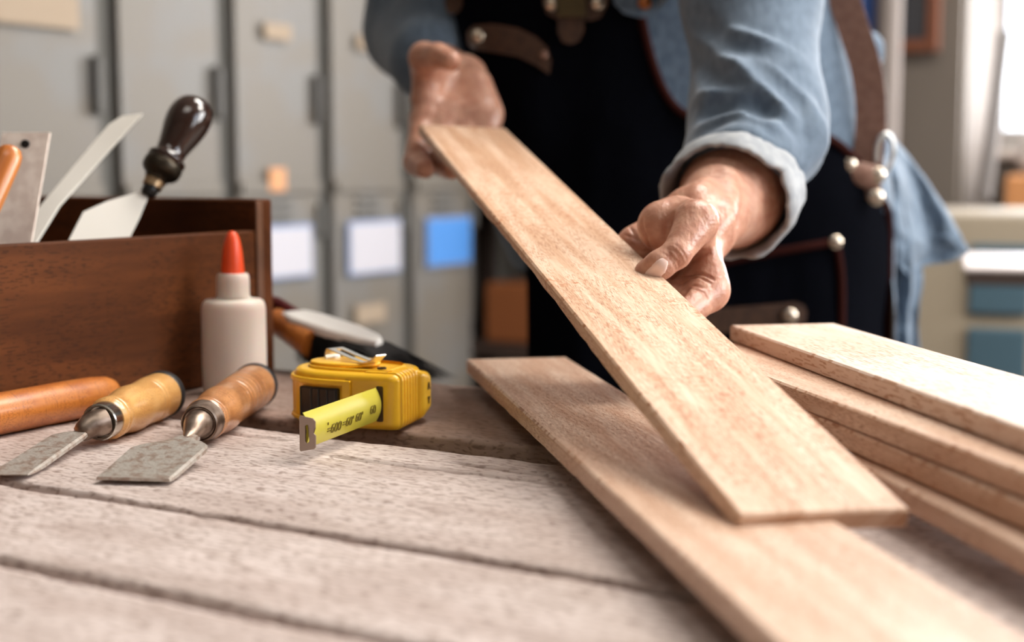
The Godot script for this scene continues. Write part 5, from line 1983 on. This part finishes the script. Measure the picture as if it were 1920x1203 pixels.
	f.sink(Vector3(0.1071, 0.9206, -0.941), Vector3(0.1097, 0.918, -0.9417), 0.0009, 0.0007)
	f.sink(Vector3(0.1097, 0.918, -0.9417), Vector3(0.1111, 0.9146, -0.9441), 0.0009, 0.0007)
	f.sink(Vector3(0.1036, 0.927, -0.9436), Vector3(0.107, 0.9257, -0.9417), 0.0009, 0.0007)
	f.sink(Vector3(0.107, 0.9257, -0.9417), Vector3(0.1103, 0.922, -0.941), 0.0009, 0.0007)
	f.sink(Vector3(0.1103, 0.922, -0.941), Vector3(0.1116, 0.9179, -0.9421), 0.0009, 0.0007)
	f.sink(Vector3(0.1116, 0.9179, -0.9421), Vector3(0.1129, 0.916, -0.9438), 0.0009, 0.0007)
	f.sink(Vector3(0.1061, 0.9281, -0.9433), Vector3(0.1084, 0.9256, -0.9416), 0.0009, 0.0007)
	f.sink(Vector3(0.1084, 0.9256, -0.9416), Vector3(0.1106, 0.9231, -0.9411), 0.0009, 0.0007)
	f.sink(Vector3(0.1106, 0.9231, -0.9411), Vector3(0.1129, 0.9202, -0.9419), 0.0009, 0.0007)
	f.sink(Vector3(0.1129, 0.9202, -0.9419), Vector3(0.1143, 0.9171, -0.9438), 0.0009, 0.0007)
	f.sink(Vector3(0.1079, 0.93, -0.9438), Vector3(0.1107, 0.9279, -0.9421), 0.0009, 0.0007)
	f.sink(Vector3(0.1107, 0.9279, -0.9421), Vector3(0.1133, 0.9249, -0.9416), 0.0009, 0.0007)
	f.sink(Vector3(0.1133, 0.9249, -0.9416), Vector3(0.1152, 0.9215, -0.9423), 0.0009, 0.0007)
	f.sink(Vector3(0.1152, 0.9215, -0.9423), Vector3(0.1166, 0.9188, -0.944), 0.0009, 0.0007)
	f.sink(Vector3(0.1277, 0.9471, -0.9571), Vector3(0.1292, 0.9442, -0.9566), 0.0007, 0.0007)
	f.sink(Vector3(0.1292, 0.9442, -0.9566), Vector3(0.1299, 0.9413, -0.9562), 0.0007, 0.0007)
	f.sink(Vector3(0.13, 0.947, -0.9578), Vector3(0.1315, 0.9441, -0.9577), 0.0007, 0.0007)
	f.sink(Vector3(0.1315, 0.9441, -0.9577), Vector3(0.1324, 0.9411, -0.9578), 0.0007, 0.0007)
	return f


func far_hand_shape() -> Field:
	var f := Field.new()
	f.add(Vector3(-0.1208, 1.139, -1.74), 0.042, Vector3(-0.07, 1.0755, -1.5), 0.027, 0.01)
	f.add(Vector3(-0.0742, 1.0752, -1.495), 0.02, Vector3(-0.0598, 1.073, -1.495), 0.02, 0.02)
	f.add(Vector3(-0.0732, 1.0744, -1.465), 0.016, Vector3(-0.0846, 1.028, -1.398), 0.0138, 0.016)
	f.add(Vector3(-0.0626, 1.0758, -1.47), 0.016, Vector3(-0.0654, 1.0218, -1.396), 0.0135, 0.016)
	f.add(Vector3(-0.0513, 1.0761, -1.475), 0.0155, Vector3(-0.0452, 1.0198, -1.398), 0.013, 0.016)
	f.add(Vector3(-0.0416, 1.0741, -1.478), 0.015, Vector3(-0.0271, 1.022, -1.403), 0.0125, 0.016)
	f.add(Vector3(-0.0375, 1.0625, -1.445), 0.017, Vector3(-0.0272, 1.0336, -1.41), 0.019, 0.014)
	f.add(Vector3(-0.0574, 1.0319, -1.405), 0.0135, Vector3(-0.0365, 1.0283, -1.405), 0.0135, 0.012)
	f.add(Vector3(-0.0762, 1.0734, -1.45), 0.0175, Vector3(-0.0845, 1.0854, -1.385), 0.0148, 0.012)
	f.add(Vector3(-0.0845, 1.0854, -1.385), 0.0148, Vector3(-0.0694, 1.0855, -1.36), 0.0115, 0.004)
	f.add(Vector3(-0.0694, 1.0855, -1.36), 0.0115, Vector3(-0.0567, 1.0794, -1.345), 0.0098, 0.004)
	f.add(Vector3(-0.0835, 1.0786, -1.41), 0.013, Vector3(-0.086, 1.0499, -1.405), 0.013, 0.012)
	f.add(Vector3(-0.0873, 1.0239, -1.398), 0.0129, Vector3(-0.0907, 0.9854, -1.3413), 0.0112, 0.008)
	f.add(Vector3(-0.0907, 0.9854, -1.3413), 0.0112, Vector3(-0.0838, 0.9819, -1.3185), 0.0101, 0.004)
	f.add(Vector3(-0.0838, 0.9819, -1.3185), 0.0101, Vector3(-0.079, 0.9792, -1.3001), 0.009, 0.004)
	f.add(Vector3(-0.0654, 1.0187, -1.396), 0.0131, Vector3(-0.066, 0.9846, -1.3478), 0.0114, 0.008)
	f.add(Vector3(-0.066, 0.9846, -1.3478), 0.0114, Vector3(-0.0591, 0.9811, -1.3249), 0.0103, 0.004)
	f.add(Vector3(-0.0591, 0.9811, -1.3249), 0.0103, Vector3(-0.0544, 0.9784, -1.3066), 0.0091, 0.004)
	f.add(Vector3(-0.0452, 1.0177, -1.398), 0.0126, Vector3(-0.0433, 0.9838, -1.3538), 0.011, 0.008)
	f.add(Vector3(-0.0433, 0.9838, -1.3538), 0.011, Vector3(-0.0364, 0.9803, -1.3309), 0.0099, 0.004)
	f.add(Vector3(-0.0364, 0.9803, -1.3309), 0.0099, Vector3(-0.0317, 0.9776, -1.3126), 0.0088, 0.004)
	f.add(Vector3(-0.0271, 1.0199, -1.403), 0.0113, Vector3(-0.022, 0.983, -1.3594), 0.0098, 0.008)
	f.add(Vector3(-0.022, 0.983, -1.3594), 0.0098, Vector3(-0.0151, 0.9796, -1.3365), 0.0088, 0.004)
	f.add(Vector3(-0.0151, 0.9796, -1.3365), 0.0088, Vector3(-0.0104, 0.9769, -1.3182), 0.0078, 0.004)
	return f


func body_shape() -> Field:
	var f := Field.new()
	f.add(Vector3(-0.02, 1.32, -1.665), 0.088, Vector3(0.19, 1.32, -1.6), 0.088, 0.03)
	f.add(Vector3(0, 1.2, -1.665), 0.106, Vector3(0.235, 1.2, -1.645), 0.106, 0.05)
	f.add(Vector3(0.045, 1.07, -1.67), 0.11, Vector3(0.27, 1.07, -1.665), 0.11, 0.06)
	f.add(Vector3(0.12, 0.94, -1.68), 0.116, Vector3(0.305, 0.94, -1.68), 0.116, 0.06)
	f.add(Vector3(0.13, 0.87, -1.68), 0.083, Vector3(0.115, 0.48, -1.67), 0.05, 0.04)
	f.add(Vector3(0.115, 0.48, -1.67), 0.05, Vector3(0.11, 0.09, -1.7), 0.03, 0.02)
	f.add(Vector3(0.305, 0.87, -1.69), 0.083, Vector3(0.33, 0.48, -1.69), 0.05, 0.04)
	f.add(Vector3(0.33, 0.48, -1.69), 0.05, Vector3(0.33, 0.09, -1.73), 0.03, 0.02)
	f.add(Vector3(-0.06, 1.37, -1.675), 0.055, Vector3(0.21, 1.365, -1.56), 0.055, 0.05)
	f.add(Vector3(0.075, 1.42, -1.62), 0.052, Vector3(0.085, 1.52, -1.58), 0.05, 0.03)
	f.add(Vector3(0.09, 1.62, -1.56), 0.086, Vector3(0.09, 1.64, -1.6), 0.084, 0.04)
	f.add(Vector3(0.088, 1.56, -1.51), 0.05, Vector3(0.086, 1.545, -1.475), 0.03, 0.04)
	f.add(Vector3(0.06, 1.585, -1.495), 0.03, Vector3(0.115, 1.585, -1.495), 0.03, 0.03)
	f.add(Vector3(0.087, 1.605, -1.468), 0.01, Vector3(0.087, 1.578, -1.45), 0.013, 0.01)
	f.add(Vector3(0.067, 1.56, -1.468), 0.008, Vector3(0.107, 1.56, -1.468), 0.008, 0.01)
	f.add(Vector3(0.06, 1.63, -1.472), 0.012, Vector3(0.115, 1.63, -1.472), 0.012, 0.02)
	f.add(Vector3(0.003, 1.6, -1.565), 0.014, Vector3(0, 1.575, -1.56), 0.009, 0.008)
	f.add(Vector3(0.176, 1.6, -1.565), 0.014, Vector3(0.179, 1.575, -1.56), 0.009, 0.008)
	f.add(Vector3(0.228, 1.385, -1.51), 0.05, Vector3(0.2127, 1.0228, -1.245), 0.042, 0.03)
	f.add(Vector3(-0.085, 1.4, -1.68), 0.05, Vector3(-0.1211, 1.1433, -1.745), 0.042, 0.03)
	f.add(Vector3(0.11, 0.09, -1.7), 0.034, Vector3(0.11, 0.05, -1.73), 0.03, 0.01)
	f.add(Vector3(0.11, 0.04, -1.7), 0.03, Vector3(0.1, 0.03, -1.53), 0.022, 0.02)
	f.add(Vector3(0.33, 0.09, -1.73), 0.034, Vector3(0.33, 0.05, -1.76), 0.03, 0.01)
	f.add(Vector3(0.33, 0.04, -1.73), 0.03, Vector3(0.32, 0.03, -1.56), 0.022, 0.02)
	return f


func shirt_shape() -> Field:
	var f := Field.new()
	f.add(Vector3(-0.02, 1.32, -1.665), 0.112, Vector3(0.19, 1.32, -1.6), 0.112, 0.03)
	f.add(Vector3(0, 1.2, -1.665), 0.13, Vector3(0.235, 1.2, -1.645), 0.13, 0.05)
	f.add(Vector3(0.045, 1.07, -1.67), 0.134, Vector3(0.27, 1.07, -1.665), 0.134, 0.06)
	f.add(Vector3(0.12, 0.94, -1.68), 0.14, Vector3(0.305, 0.94, -1.68), 0.14, 0.06)
	f.add(Vector3(-0.06, 1.38, -1.675), 0.075, Vector3(0.21, 1.375, -1.56), 0.075, 0.05)
	f.add(Vector3(0.228, 1.385, -1.51), 0.078, Vector3(0.2185, 1.1376, -1.325), 0.0585, 0.03)
	f.add(Vector3(0.2185, 1.1376, -1.325), 0.0585, Vector3(0.2135, 1.0262, -1.25), 0.0555, 0.03)
	f.add(Vector3(0.2135, 1.0262, -1.25), 0.0555, Vector3(0.1891, 0.9712, -1.19), 0.0515, 0.02)
	f.add(Vector3(0.2418, 1.0078, -1.255), 0.022, Vector3(0.2429, 0.9914, -1.235), 0.018, 0.03)
	f.add(Vector3(0.4059, 1.1191, -1.64), 0.017, Vector3(0.4074, 1.1072, -1.64), 0.017, 0.02)
	f.add(Vector3(0.4079, 1.0436, -1.64), 0.014, Vector3(0.4094, 1.0345, -1.64), 0.014, 0.02)
	f.add(Vector3(-0.085, 1.4, -1.68), 0.075, Vector3(-0.1211, 1.1433, -1.745), 0.056, 0.03)
	f.add(Vector3(-0.1211, 1.1433, -1.745), 0.054, Vector3(-0.0877, 1.0964, -1.56), 0.046, 0.02)
	f.add(Vector3(0.171, 1.1039, -1.2855), 0.008, Vector3(0.1721, 1.0992, -1.2745), 0.008, 0.009)
	f.add(Vector3(0.1721, 1.0992, -1.2745), 0.008, Vector3(0.1747, 1.0939, -1.2607), 0.008, 0.009)
	f.add(Vector3(0.1747, 1.0939, -1.2607), 0.008, Vector3(0.1782, 1.0903, -1.2493), 0.008, 0.009)
	f.add(Vector3(0.1782, 1.0903, -1.2493), 0.008, Vector3(0.1819, 1.089, -1.2409), 0.008, 0.009)
	f.add(Vector3(0.1819, 1.089, -1.2409), 0.008, Vector3(0.187, 1.0882, -1.2342), 0.008, 0.009)
	f.add(Vector3(0.187, 1.0882, -1.2342), 0.008, Vector3(0.1936, 1.0864, -1.2284), 0.008, 0.009)
	f.add(Vector3(0.1936, 1.0864, -1.2284), 0.008, Vector3(0.2018, 1.0835, -1.2225), 0.008, 0.009)
	f.add(Vector3(0.2018, 1.0835, -1.2225), 0.008, Vector3(0.211, 1.0794, -1.2186), 0.008, 0.009)
	f.add(Vector3(0.211, 1.0794, -1.2186), 0.008, Vector3(0.2195, 1.0752, -1.2179), 0.008, 0.009)
	f.add(Vector3(0.2195, 1.0752, -1.2179), 0.008, Vector3(0.2271, 1.0714, -1.2191), 0.008, 0.009)
	f.add(Vector3(0.2271, 1.0714, -1.2191), 0.008, Vector3(0.2338, 1.0681, -1.2221), 0.008, 0.009)
	f.add(Vector3(0.2338, 1.0681, -1.2221), 0.008, Vector3(0.2381, 1.0658, -1.2258), 0.008, 0.009)
	f.add(Vector3(0.198, 1.0726, -1.2286), 0.009, Vector3(0.1981, 1.0709, -1.2238), 0.009, 0.009)
	f.add(Vector3(0.1981, 1.0709, -1.2238), 0.009, Vector3(0.199, 1.068, -1.2178), 0.009, 0.009)
	f.add(Vector3(0.199, 1.068, -1.2178), 0.009, Vector3(0.2011, 1.0643, -1.2108), 0.009, 0.009)
	f.add(Vector3(0.2011, 1.0643, -1.2108), 0.009, Vector3(0.2055, 1.0599, -1.2032), 0.009, 0.009)
	f.add(Vector3(0.2055, 1.0599, -1.2032), 0.009, Vector3(0.2116, 1.0544, -1.1968), 0.009, 0.009)
	f.add(Vector3(0.2116, 1.0544, -1.1968), 0.009, Vector3(0.2175, 1.0485, -1.1933), 0.009, 0.009)
	f.add(Vector3(0.2175, 1.0485, -1.1933), 0.009, Vector3(0.2221, 1.0436, -1.1912), 0.009, 0.009)
	f.add(Vector3(0.2221, 1.0436, -1.1912), 0.009, Vector3(0.2258, 1.0384, -1.191), 0.009, 0.009)
	f.add(Vector3(0.2258, 1.0384, -1.191), 0.009, Vector3(0.2288, 1.0323, -1.1918), 0.009, 0.009)
	f.add(Vector3(0.2288, 1.0323, -1.1918), 0.009, Vector3(0.2317, 1.0245, -1.1928), 0.009, 0.009)
	f.add(Vector3(0.2317, 1.0245, -1.1928), 0.009, Vector3(0.2343, 1.0165, -1.1947), 0.009, 0.009)
	f.add(Vector3(0.2343, 1.0165, -1.1947), 0.009, Vector3(0.2356, 1.0112, -1.1977), 0.009, 0.009)
	f.add(Vector3(0.1712, 1.0672, -1.2649), 0.009, Vector3(0.1714, 1.0608, -1.247), 0.009, 0.009)
	f.add(Vector3(0.1714, 1.0608, -1.247), 0.009, Vector3(0.1739, 1.0545, -1.2297), 0.009, 0.009)
	f.add(Vector3(0.1739, 1.0545, -1.2297), 0.009, Vector3(0.1774, 1.0497, -1.2161), 0.009, 0.009)
	f.add(Vector3(0.1774, 1.0497, -1.2161), 0.009, Vector3(0.1818, 1.0475, -1.2066), 0.009, 0.009)
	f.add(Vector3(0.1818, 1.0475, -1.2066), 0.009, Vector3(0.1872, 1.0465, -1.1995), 0.009, 0.009)
	f.add(Vector3(0.1872, 1.0465, -1.1995), 0.009, Vector3(0.1928, 1.0457, -1.1941), 0.009, 0.009)
	f.add(Vector3(0.1928, 1.0457, -1.1941), 0.009, Vector3(0.1985, 1.0451, -1.1907), 0.009, 0.009)
	f.add(Vector3(0.1985, 1.0451, -1.1907), 0.009, Vector3(0.2042, 1.0441, -1.1892), 0.009, 0.009)
	f.add(Vector3(0.2042, 1.0441, -1.1892), 0.009, Vector3(0.2093, 1.0417, -1.1875), 0.009, 0.009)
	f.add(Vector3(0.2093, 1.0417, -1.1875), 0.009, Vector3(0.2137, 1.0373, -1.185), 0.009, 0.009)
	f.add(Vector3(0.2137, 1.0373, -1.185), 0.009, Vector3(0.2175, 1.0314, -1.1821), 0.009, 0.009)
	f.add(Vector3(0.2175, 1.0314, -1.1821), 0.009, Vector3(0.2204, 1.0244, -1.1799), 0.009, 0.009)
	f.add(Vector3(0.2204, 1.0244, -1.1799), 0.009, Vector3(0.2224, 1.0163, -1.1776), 0.009, 0.009)
	f.add(Vector3(0.2224, 1.0163, -1.1776), 0.009, Vector3(0.2237, 1.0079, -1.1753), 0.009, 0.009)
	f.add(Vector3(0.2237, 1.0079, -1.1753), 0.009, Vector3(0.2241, 1.0003, -1.1735), 0.009, 0.009)
	f.add(Vector3(0.2241, 1.0003, -1.1735), 0.009, Vector3(0.2232, 0.9936, -1.1714), 0.009, 0.009)
	f.add(Vector3(0.2232, 0.9936, -1.1714), 0.009, Vector3(0.2213, 0.9876, -1.1688), 0.009, 0.009)
	f.add(Vector3(0.2213, 0.9876, -1.1688), 0.009, Vector3(0.2195, 0.9832, -1.1672), 0.009, 0.009)
	f.add(Vector3(0.1636, 1.0071, -1.1919), 0.009, Vector3(0.1664, 1.0109, -1.1865), 0.009, 0.009)
	f.add(Vector3(0.1664, 1.0109, -1.1865), 0.009, Vector3(0.1721, 1.0162, -1.1822), 0.009, 0.009)
	f.add(Vector3(0.1721, 1.0162, -1.1822), 0.009, Vector3(0.1786, 1.0201, -1.1781), 0.009, 0.009)
	f.add(Vector3(0.1786, 1.0201, -1.1781), 0.009, Vector3(0.1848, 1.0206, -1.1724), 0.009, 0.009)
	f.add(Vector3(0.1848, 1.0206, -1.1724), 0.009, Vector3(0.1917, 1.0186, -1.1671), 0.009, 0.009)
	f.add(Vector3(0.1917, 1.0186, -1.1671), 0.009, Vector3(0.1981, 1.0153, -1.1641), 0.009, 0.009)
	f.add(Vector3(0.1981, 1.0153, -1.1641), 0.009, Vector3(0.2034, 1.0122, -1.1624), 0.009, 0.009)
	f.add(Vector3(0.2034, 1.0122, -1.1624), 0.009, Vector3(0.2075, 1.0079, -1.1619), 0.009, 0.009)
	f.add(Vector3(0.2075, 1.0079, -1.1619), 0.009, Vector3(0.2103, 1.0024, -1.1619), 0.009, 0.009)
	f.add(Vector3(0.2103, 1.0024, -1.1619), 0.009, Vector3(0.2121, 0.9952, -1.1608), 0.009, 0.009)
	f.add(Vector3(0.2121, 0.9952, -1.1608), 0.009, Vector3(0.2131, 0.9878, -1.1598), 0.009, 0.009)
	f.add(Vector3(0.2131, 0.9878, -1.1598), 0.009, Vector3(0.2135, 0.9829, -1.1608), 0.009, 0.009)
	f.add(Vector3(0.1617, 0.9894, -1.1659), 0.008, Vector3(0.1648, 0.9937, -1.1621), 0.008, 0.009)
	f.add(Vector3(0.1648, 0.9937, -1.1621), 0.008, Vector3(0.1708, 0.9995, -1.1589), 0.008, 0.009)
	f.add(Vector3(0.1708, 0.9995, -1.1589), 0.008, Vector3(0.1776, 1.004, -1.1563), 0.008, 0.009)
	f.add(Vector3(0.1776, 1.004, -1.1563), 0.008, Vector3(0.1845, 1.0044, -1.1533), 0.008, 0.009)
	f.add(Vector3(0.1845, 1.0044, -1.1533), 0.008, Vector3(0.1917, 1.0021, -1.1512), 0.008, 0.009)
	f.add(Vector3(0.1917, 1.0021, -1.1512), 0.008, Vector3(0.1977, 0.9983, -1.1508), 0.008, 0.009)
	f.add(Vector3(0.1977, 0.9983, -1.1508), 0.008, Vector3(0.202, 0.9928, -1.1516), 0.008, 0.009)
	f.add(Vector3(0.202, 0.9928, -1.1516), 0.008, Vector3(0.2049, 0.9872, -1.1529), 0.008, 0.009)
	f.add(Vector3(0.2049, 0.9872, -1.1529), 0.008, Vector3(0.2064, 0.9832, -1.155), 0.008, 0.009)
	f.add(Vector3(0.1942, 0.983, -1.1519), 0.008, Vector3(0.1988, 0.9851, -1.1501), 0.008, 0.011)
	f.add(Vector3(0.1988, 0.9851, -1.1501), 0.008, Vector3(0.2062, 0.988, -1.1501), 0.008, 0.011)
	f.add(Vector3(0.2062, 0.988, -1.1501), 0.008, Vector3(0.2134, 0.9909, -1.1536), 0.008, 0.011)
	f.add(Vector3(0.2134, 0.9909, -1.1536), 0.008, Vector3(0.2184, 0.9939, -1.1614), 0.008, 0.011)
	f.add(Vector3(0.2184, 0.9939, -1.1614), 0.008, Vector3(0.2217, 0.997, -1.1709), 0.008, 0.011)
	f.add(Vector3(0.2217, 0.997, -1.1709), 0.008, Vector3(0.2232, 0.9991, -1.1784), 0.008, 0.011)
	f.add(Vector3(0.2202, 1.0192, -1.1847), 0.006, Vector3(0.2244, 1.0159, -1.1816), 0.006, 0.009)
	f.add(Vector3(0.2244, 1.0159, -1.1816), 0.006, Vector3(0.2307, 1.0105, -1.1797), 0.006, 0.009)
	f.add(Vector3(0.2307, 1.0105, -1.1797), 0.006, Vector3(0.2352, 1.0043, -1.1796), 0.006, 0.009)
	f.add(Vector3(0.2352, 1.0043, -1.1796), 0.006, Vector3(0.2348, 0.9973, -1.1784), 0.006, 0.009)
	f.add(Vector3(0.2348, 0.9973, -1.1784), 0.006, Vector3(0.2314, 0.9902, -1.176), 0.006, 0.009)
	f.add(Vector3(0.2314, 0.9902, -1.176), 0.006, Vector3(0.2282, 0.9852, -1.1746), 0.006, 0.009)
	f.add(Vector3(0.1826, 1.0675, -1.2359), 0.008, Vector3(0.1832, 1.0662, -1.2283), 0.008, 0.011)
	f.add(Vector3(0.1832, 1.0662, -1.2283), 0.008, Vector3(0.1856, 1.0638, -1.219), 0.008, 0.011)
	f.add(Vector3(0.1856, 1.0638, -1.219), 0.008, Vector3(0.1895, 1.0607, -1.2114), 0.008, 0.011)
	f.add(Vector3(0.1895, 1.0607, -1.2114), 0.008, Vector3(0.195, 1.0561, -1.2063), 0.008, 0.011)
	f.add(Vector3(0.195, 1.0561, -1.2063), 0.008, Vector3(0.2008, 1.0507, -1.2037), 0.008, 0.011)
	f.add(Vector3(0.2008, 1.0507, -1.2037), 0.008, Vector3(0.2047, 1.0466, -1.2035), 0.008, 0.011)
	f.add(Vector3(0.1679, 1.0385, -1.228), 0.007, Vector3(0.1687, 1.04, -1.2203), 0.007, 0.011)
	f.add(Vector3(0.1687, 1.04, -1.2203), 0.007, Vector3(0.1714, 1.042, -1.2117), 0.007, 0.011)
	f.add(Vector3(0.1714, 1.042, -1.2117), 0.007, Vector3(0.176, 1.0419, -1.2038), 0.007, 0.011)
	f.add(Vector3(0.176, 1.0419, -1.2038), 0.007, Vector3(0.1825, 1.0373, -1.1956), 0.007, 0.011)
	f.add(Vector3(0.1825, 1.0373, -1.1956), 0.007, Vector3(0.1893, 1.0301, -1.1886), 0.007, 0.011)
	f.add(Vector3(0.1893, 1.0301, -1.1886), 0.007, Vector3(0.1937, 1.0243, -1.1852), 0.007, 0.011)
	f.add(Vector3(0.2322, 1.03, -1.2067), 0.012, Vector3(0.2355, 1.0261, -1.2021), 0.012, 0.014)
	f.add(Vector3(0.2355, 1.0261, -1.2021), 0.012, Vector3(0.2398, 1.0195, -1.1979), 0.012, 0.014)
	f.add(Vector3(0.2398, 1.0195, -1.1979), 0.012, Vector3(0.2441, 1.0127, -1.1947), 0.012, 0.014)
	f.add(Vector3(0.2441, 1.0127, -1.1947), 0.012, Vector3(0.2459, 1.0068, -1.1925), 0.012, 0.014)
	f.add(Vector3(0.2459, 1.0068, -1.1925), 0.012, Vector3(0.2451, 1.0011, -1.1907), 0.012, 0.014)
	f.add(Vector3(0.2451, 1.0011, -1.1907), 0.012, Vector3(0.2408, 0.9951, -1.1869), 0.012, 0.014)
	f.add(Vector3(0.2408, 0.9951, -1.1869), 0.012, Vector3(0.232, 0.9876, -1.1791), 0.012, 0.014)
	f.add(Vector3(0.232, 0.9876, -1.1791), 0.012, Vector3(0.2223, 0.9797, -1.17), 0.012, 0.014)
	f.add(Vector3(0.2223, 0.9797, -1.17), 0.012, Vector3(0.2156, 0.9752, -1.1669), 0.012, 0.014)
	f.sink(Vector3(0.1507, 1.1134, -1.2785), Vector3(0.1551, 1.1118, -1.2698), 0.011, 0.009)
	f.sink(Vector3(0.1551, 1.1118, -1.2698), Vector3(0.1604, 1.1073, -1.2583), 0.011, 0.009)
	f.sink(Vector3(0.1604, 1.1073, -1.2583), Vector3(0.1655, 1.1022, -1.2463), 0.011, 0.009)
	f.sink(Vector3(0.1655, 1.1022, -1.2463), Vector3(0.1699, 1.0979, -1.2362), 0.011, 0.009)
	f.sink(Vector3(0.1699, 1.0979, -1.2362), Vector3(0.1742, 1.0947, -1.2273), 0.011, 0.009)
	f.sink(Vector3(0.1742, 1.0947, -1.2273), Vector3(0.1803, 1.0918, -1.2201), 0.011, 0.009)
	f.sink(Vector3(0.1803, 1.0918, -1.2201), Vector3(0.1883, 1.0889, -1.2137), 0.011, 0.009)
	f.sink(Vector3(0.1883, 1.0889, -1.2137), Vector3(0.1982, 1.0861, -1.2078), 0.011, 0.009)
	f.sink(Vector3(0.1982, 1.0861, -1.2078), Vector3(0.208, 1.0844, -1.2028), 0.011, 0.009)
	f.sink(Vector3(0.208, 1.0844, -1.2028), Vector3(0.2199, 1.0832, -1.2006), 0.011, 0.009)
	f.sink(Vector3(0.2199, 1.0832, -1.2006), Vector3(0.2332, 1.0828, -1.2024), 0.011, 0.009)
	f.sink(Vector3(0.2332, 1.0828, -1.2024), Vector3(0.2436, 1.0834, -1.2072), 0.011, 0.009)
	f.sink(Vector3(0.1491, 1.0794, -1.2702), Vector3(0.152, 1.0773, -1.2584), 0.011, 0.009)
	f.sink(Vector3(0.152, 1.0773, -1.2584), Vector3(0.1553, 1.0731, -1.2425), 0.011, 0.009)
	f.sink(Vector3(0.1553, 1.0731, -1.2425), Vector3(0.1589, 1.0681, -1.2323), 0.011, 0.009)
	f.sink(Vector3(0.1589, 1.0681, -1.2323), Vector3(0.1624, 1.0644, -1.2223), 0.011, 0.009)
	f.sink(Vector3(0.1624, 1.0644, -1.2223), Vector3(0.1652, 1.0622, -1.2146), 0.011, 0.009)
	f.sink(Vector3(0.1652, 1.0622, -1.2146), Vector3(0.1696, 1.0607, -1.2044), 0.011, 0.009)
	f.sink(Vector3(0.1696, 1.0607, -1.2044), Vector3(0.1753, 1.0579, -1.1934), 0.011, 0.009)
	f.sink(Vector3(0.1753, 1.0579, -1.1934), Vector3(0.1816, 1.055, -1.1851), 0.011, 0.009)
	f.sink(Vector3(0.1816, 1.055, -1.1851), Vector3(0.1878, 1.053, -1.1774), 0.011, 0.009)
	f.sink(Vector3(0.1878, 1.053, -1.1774), Vector3(0.1952, 1.051, -1.1715), 0.011, 0.009)
	f.sink(Vector3(0.1952, 1.051, -1.1715), Vector3(0.2023, 1.05, -1.1675), 0.011, 0.009)
	f.sink(Vector3(0.2023, 1.05, -1.1675), Vector3(0.2079, 1.0499, -1.1648), 0.011, 0.009)
	f.sink(Vector3(0.1529, 1.0322, -1.1925), Vector3(0.1577, 1.033, -1.1908), 0.011, 0.009)
	f.sink(Vector3(0.1577, 1.033, -1.1908), Vector3(0.1632, 1.0341, -1.189), 0.011, 0.009)
	f.sink(Vector3(0.1632, 1.0341, -1.189), Vector3(0.1685, 1.0345, -1.1856), 0.011, 0.009)
	f.sink(Vector3(0.1685, 1.0345, -1.1856), Vector3(0.1731, 1.0366, -1.1806), 0.011, 0.009)
	f.sink(Vector3(0.1731, 1.0366, -1.1806), Vector3(0.1786, 1.0382, -1.177), 0.011, 0.009)
	f.sink(Vector3(0.1786, 1.0382, -1.177), Vector3(0.1854, 1.0385, -1.1742), 0.011, 0.009)
	f.sink(Vector3(0.1854, 1.0385, -1.1742), Vector3(0.1954, 1.0382, -1.1715), 0.011, 0.009)
	f.sink(Vector3(0.1954, 1.0382, -1.1715), Vector3(0.2021, 1.0344, -1.1674), 0.011, 0.009)
	f.sink(Vector3(0.2021, 1.0344, -1.1674), Vector3(0.2034, 1.0297, -1.1622), 0.011, 0.009)
	f.sink(Vector3(0.1957, 1.0843, -1.199), Vector3(0.2001, 1.0798, -1.1958), 0.011, 0.009)
	f.sink(Vector3(0.2001, 1.0798, -1.1958), Vector3(0.2057, 1.0731, -1.1901), 0.011, 0.009)
	f.sink(Vector3(0.2057, 1.0731, -1.1901), Vector3(0.2111, 1.0662, -1.1857), 0.011, 0.009)
	f.sink(Vector3(0.2111, 1.0662, -1.1857), Vector3(0.2169, 1.0607, -1.1815), 0.011, 0.009)
	f.sink(Vector3(0.2169, 1.0607, -1.1815), Vector3(0.2233, 1.0549, -1.1783), 0.011, 0.009)
	f.sink(Vector3(0.2233, 1.0549, -1.1783), Vector3(0.2292, 1.0492, -1.1769), 0.011, 0.009)
	f.sink(Vector3(0.2292, 1.0492, -1.1769), Vector3(0.2345, 1.0445, -1.175), 0.011, 0.009)
	f.sink(Vector3(0.2345, 1.0445, -1.175), Vector3(0.2388, 1.0398, -1.1736), 0.011, 0.009)
	f.sink(Vector3(0.2388, 1.0398, -1.1736), Vector3(0.2407, 1.0379, -1.1713), 0.011, 0.009)
	return f


func trousers_shape() -> Field:
	var f := Field.new()
	f.add(Vector3(0.045, 1.07, -1.67), 0.126, Vector3(0.27, 1.07, -1.665), 0.126, 0.06)
	f.add(Vector3(0.12, 0.94, -1.68), 0.132, Vector3(0.305, 0.94, -1.68), 0.132, 0.06)
	f.add(Vector3(0.13, 0.87, -1.68), 0.101, Vector3(0.115, 0.48, -1.67), 0.068, 0.04)
	f.add(Vector3(0.115, 0.48, -1.67), 0.068, Vector3(0.11, 0.09, -1.7), 0.048, 0.02)
	f.add(Vector3(0.305, 0.87, -1.69), 0.101, Vector3(0.33, 0.48, -1.69), 0.068, 0.04)
	f.add(Vector3(0.33, 0.48, -1.69), 0.068, Vector3(0.33, 0.09, -1.73), 0.048, 0.02)
	return f
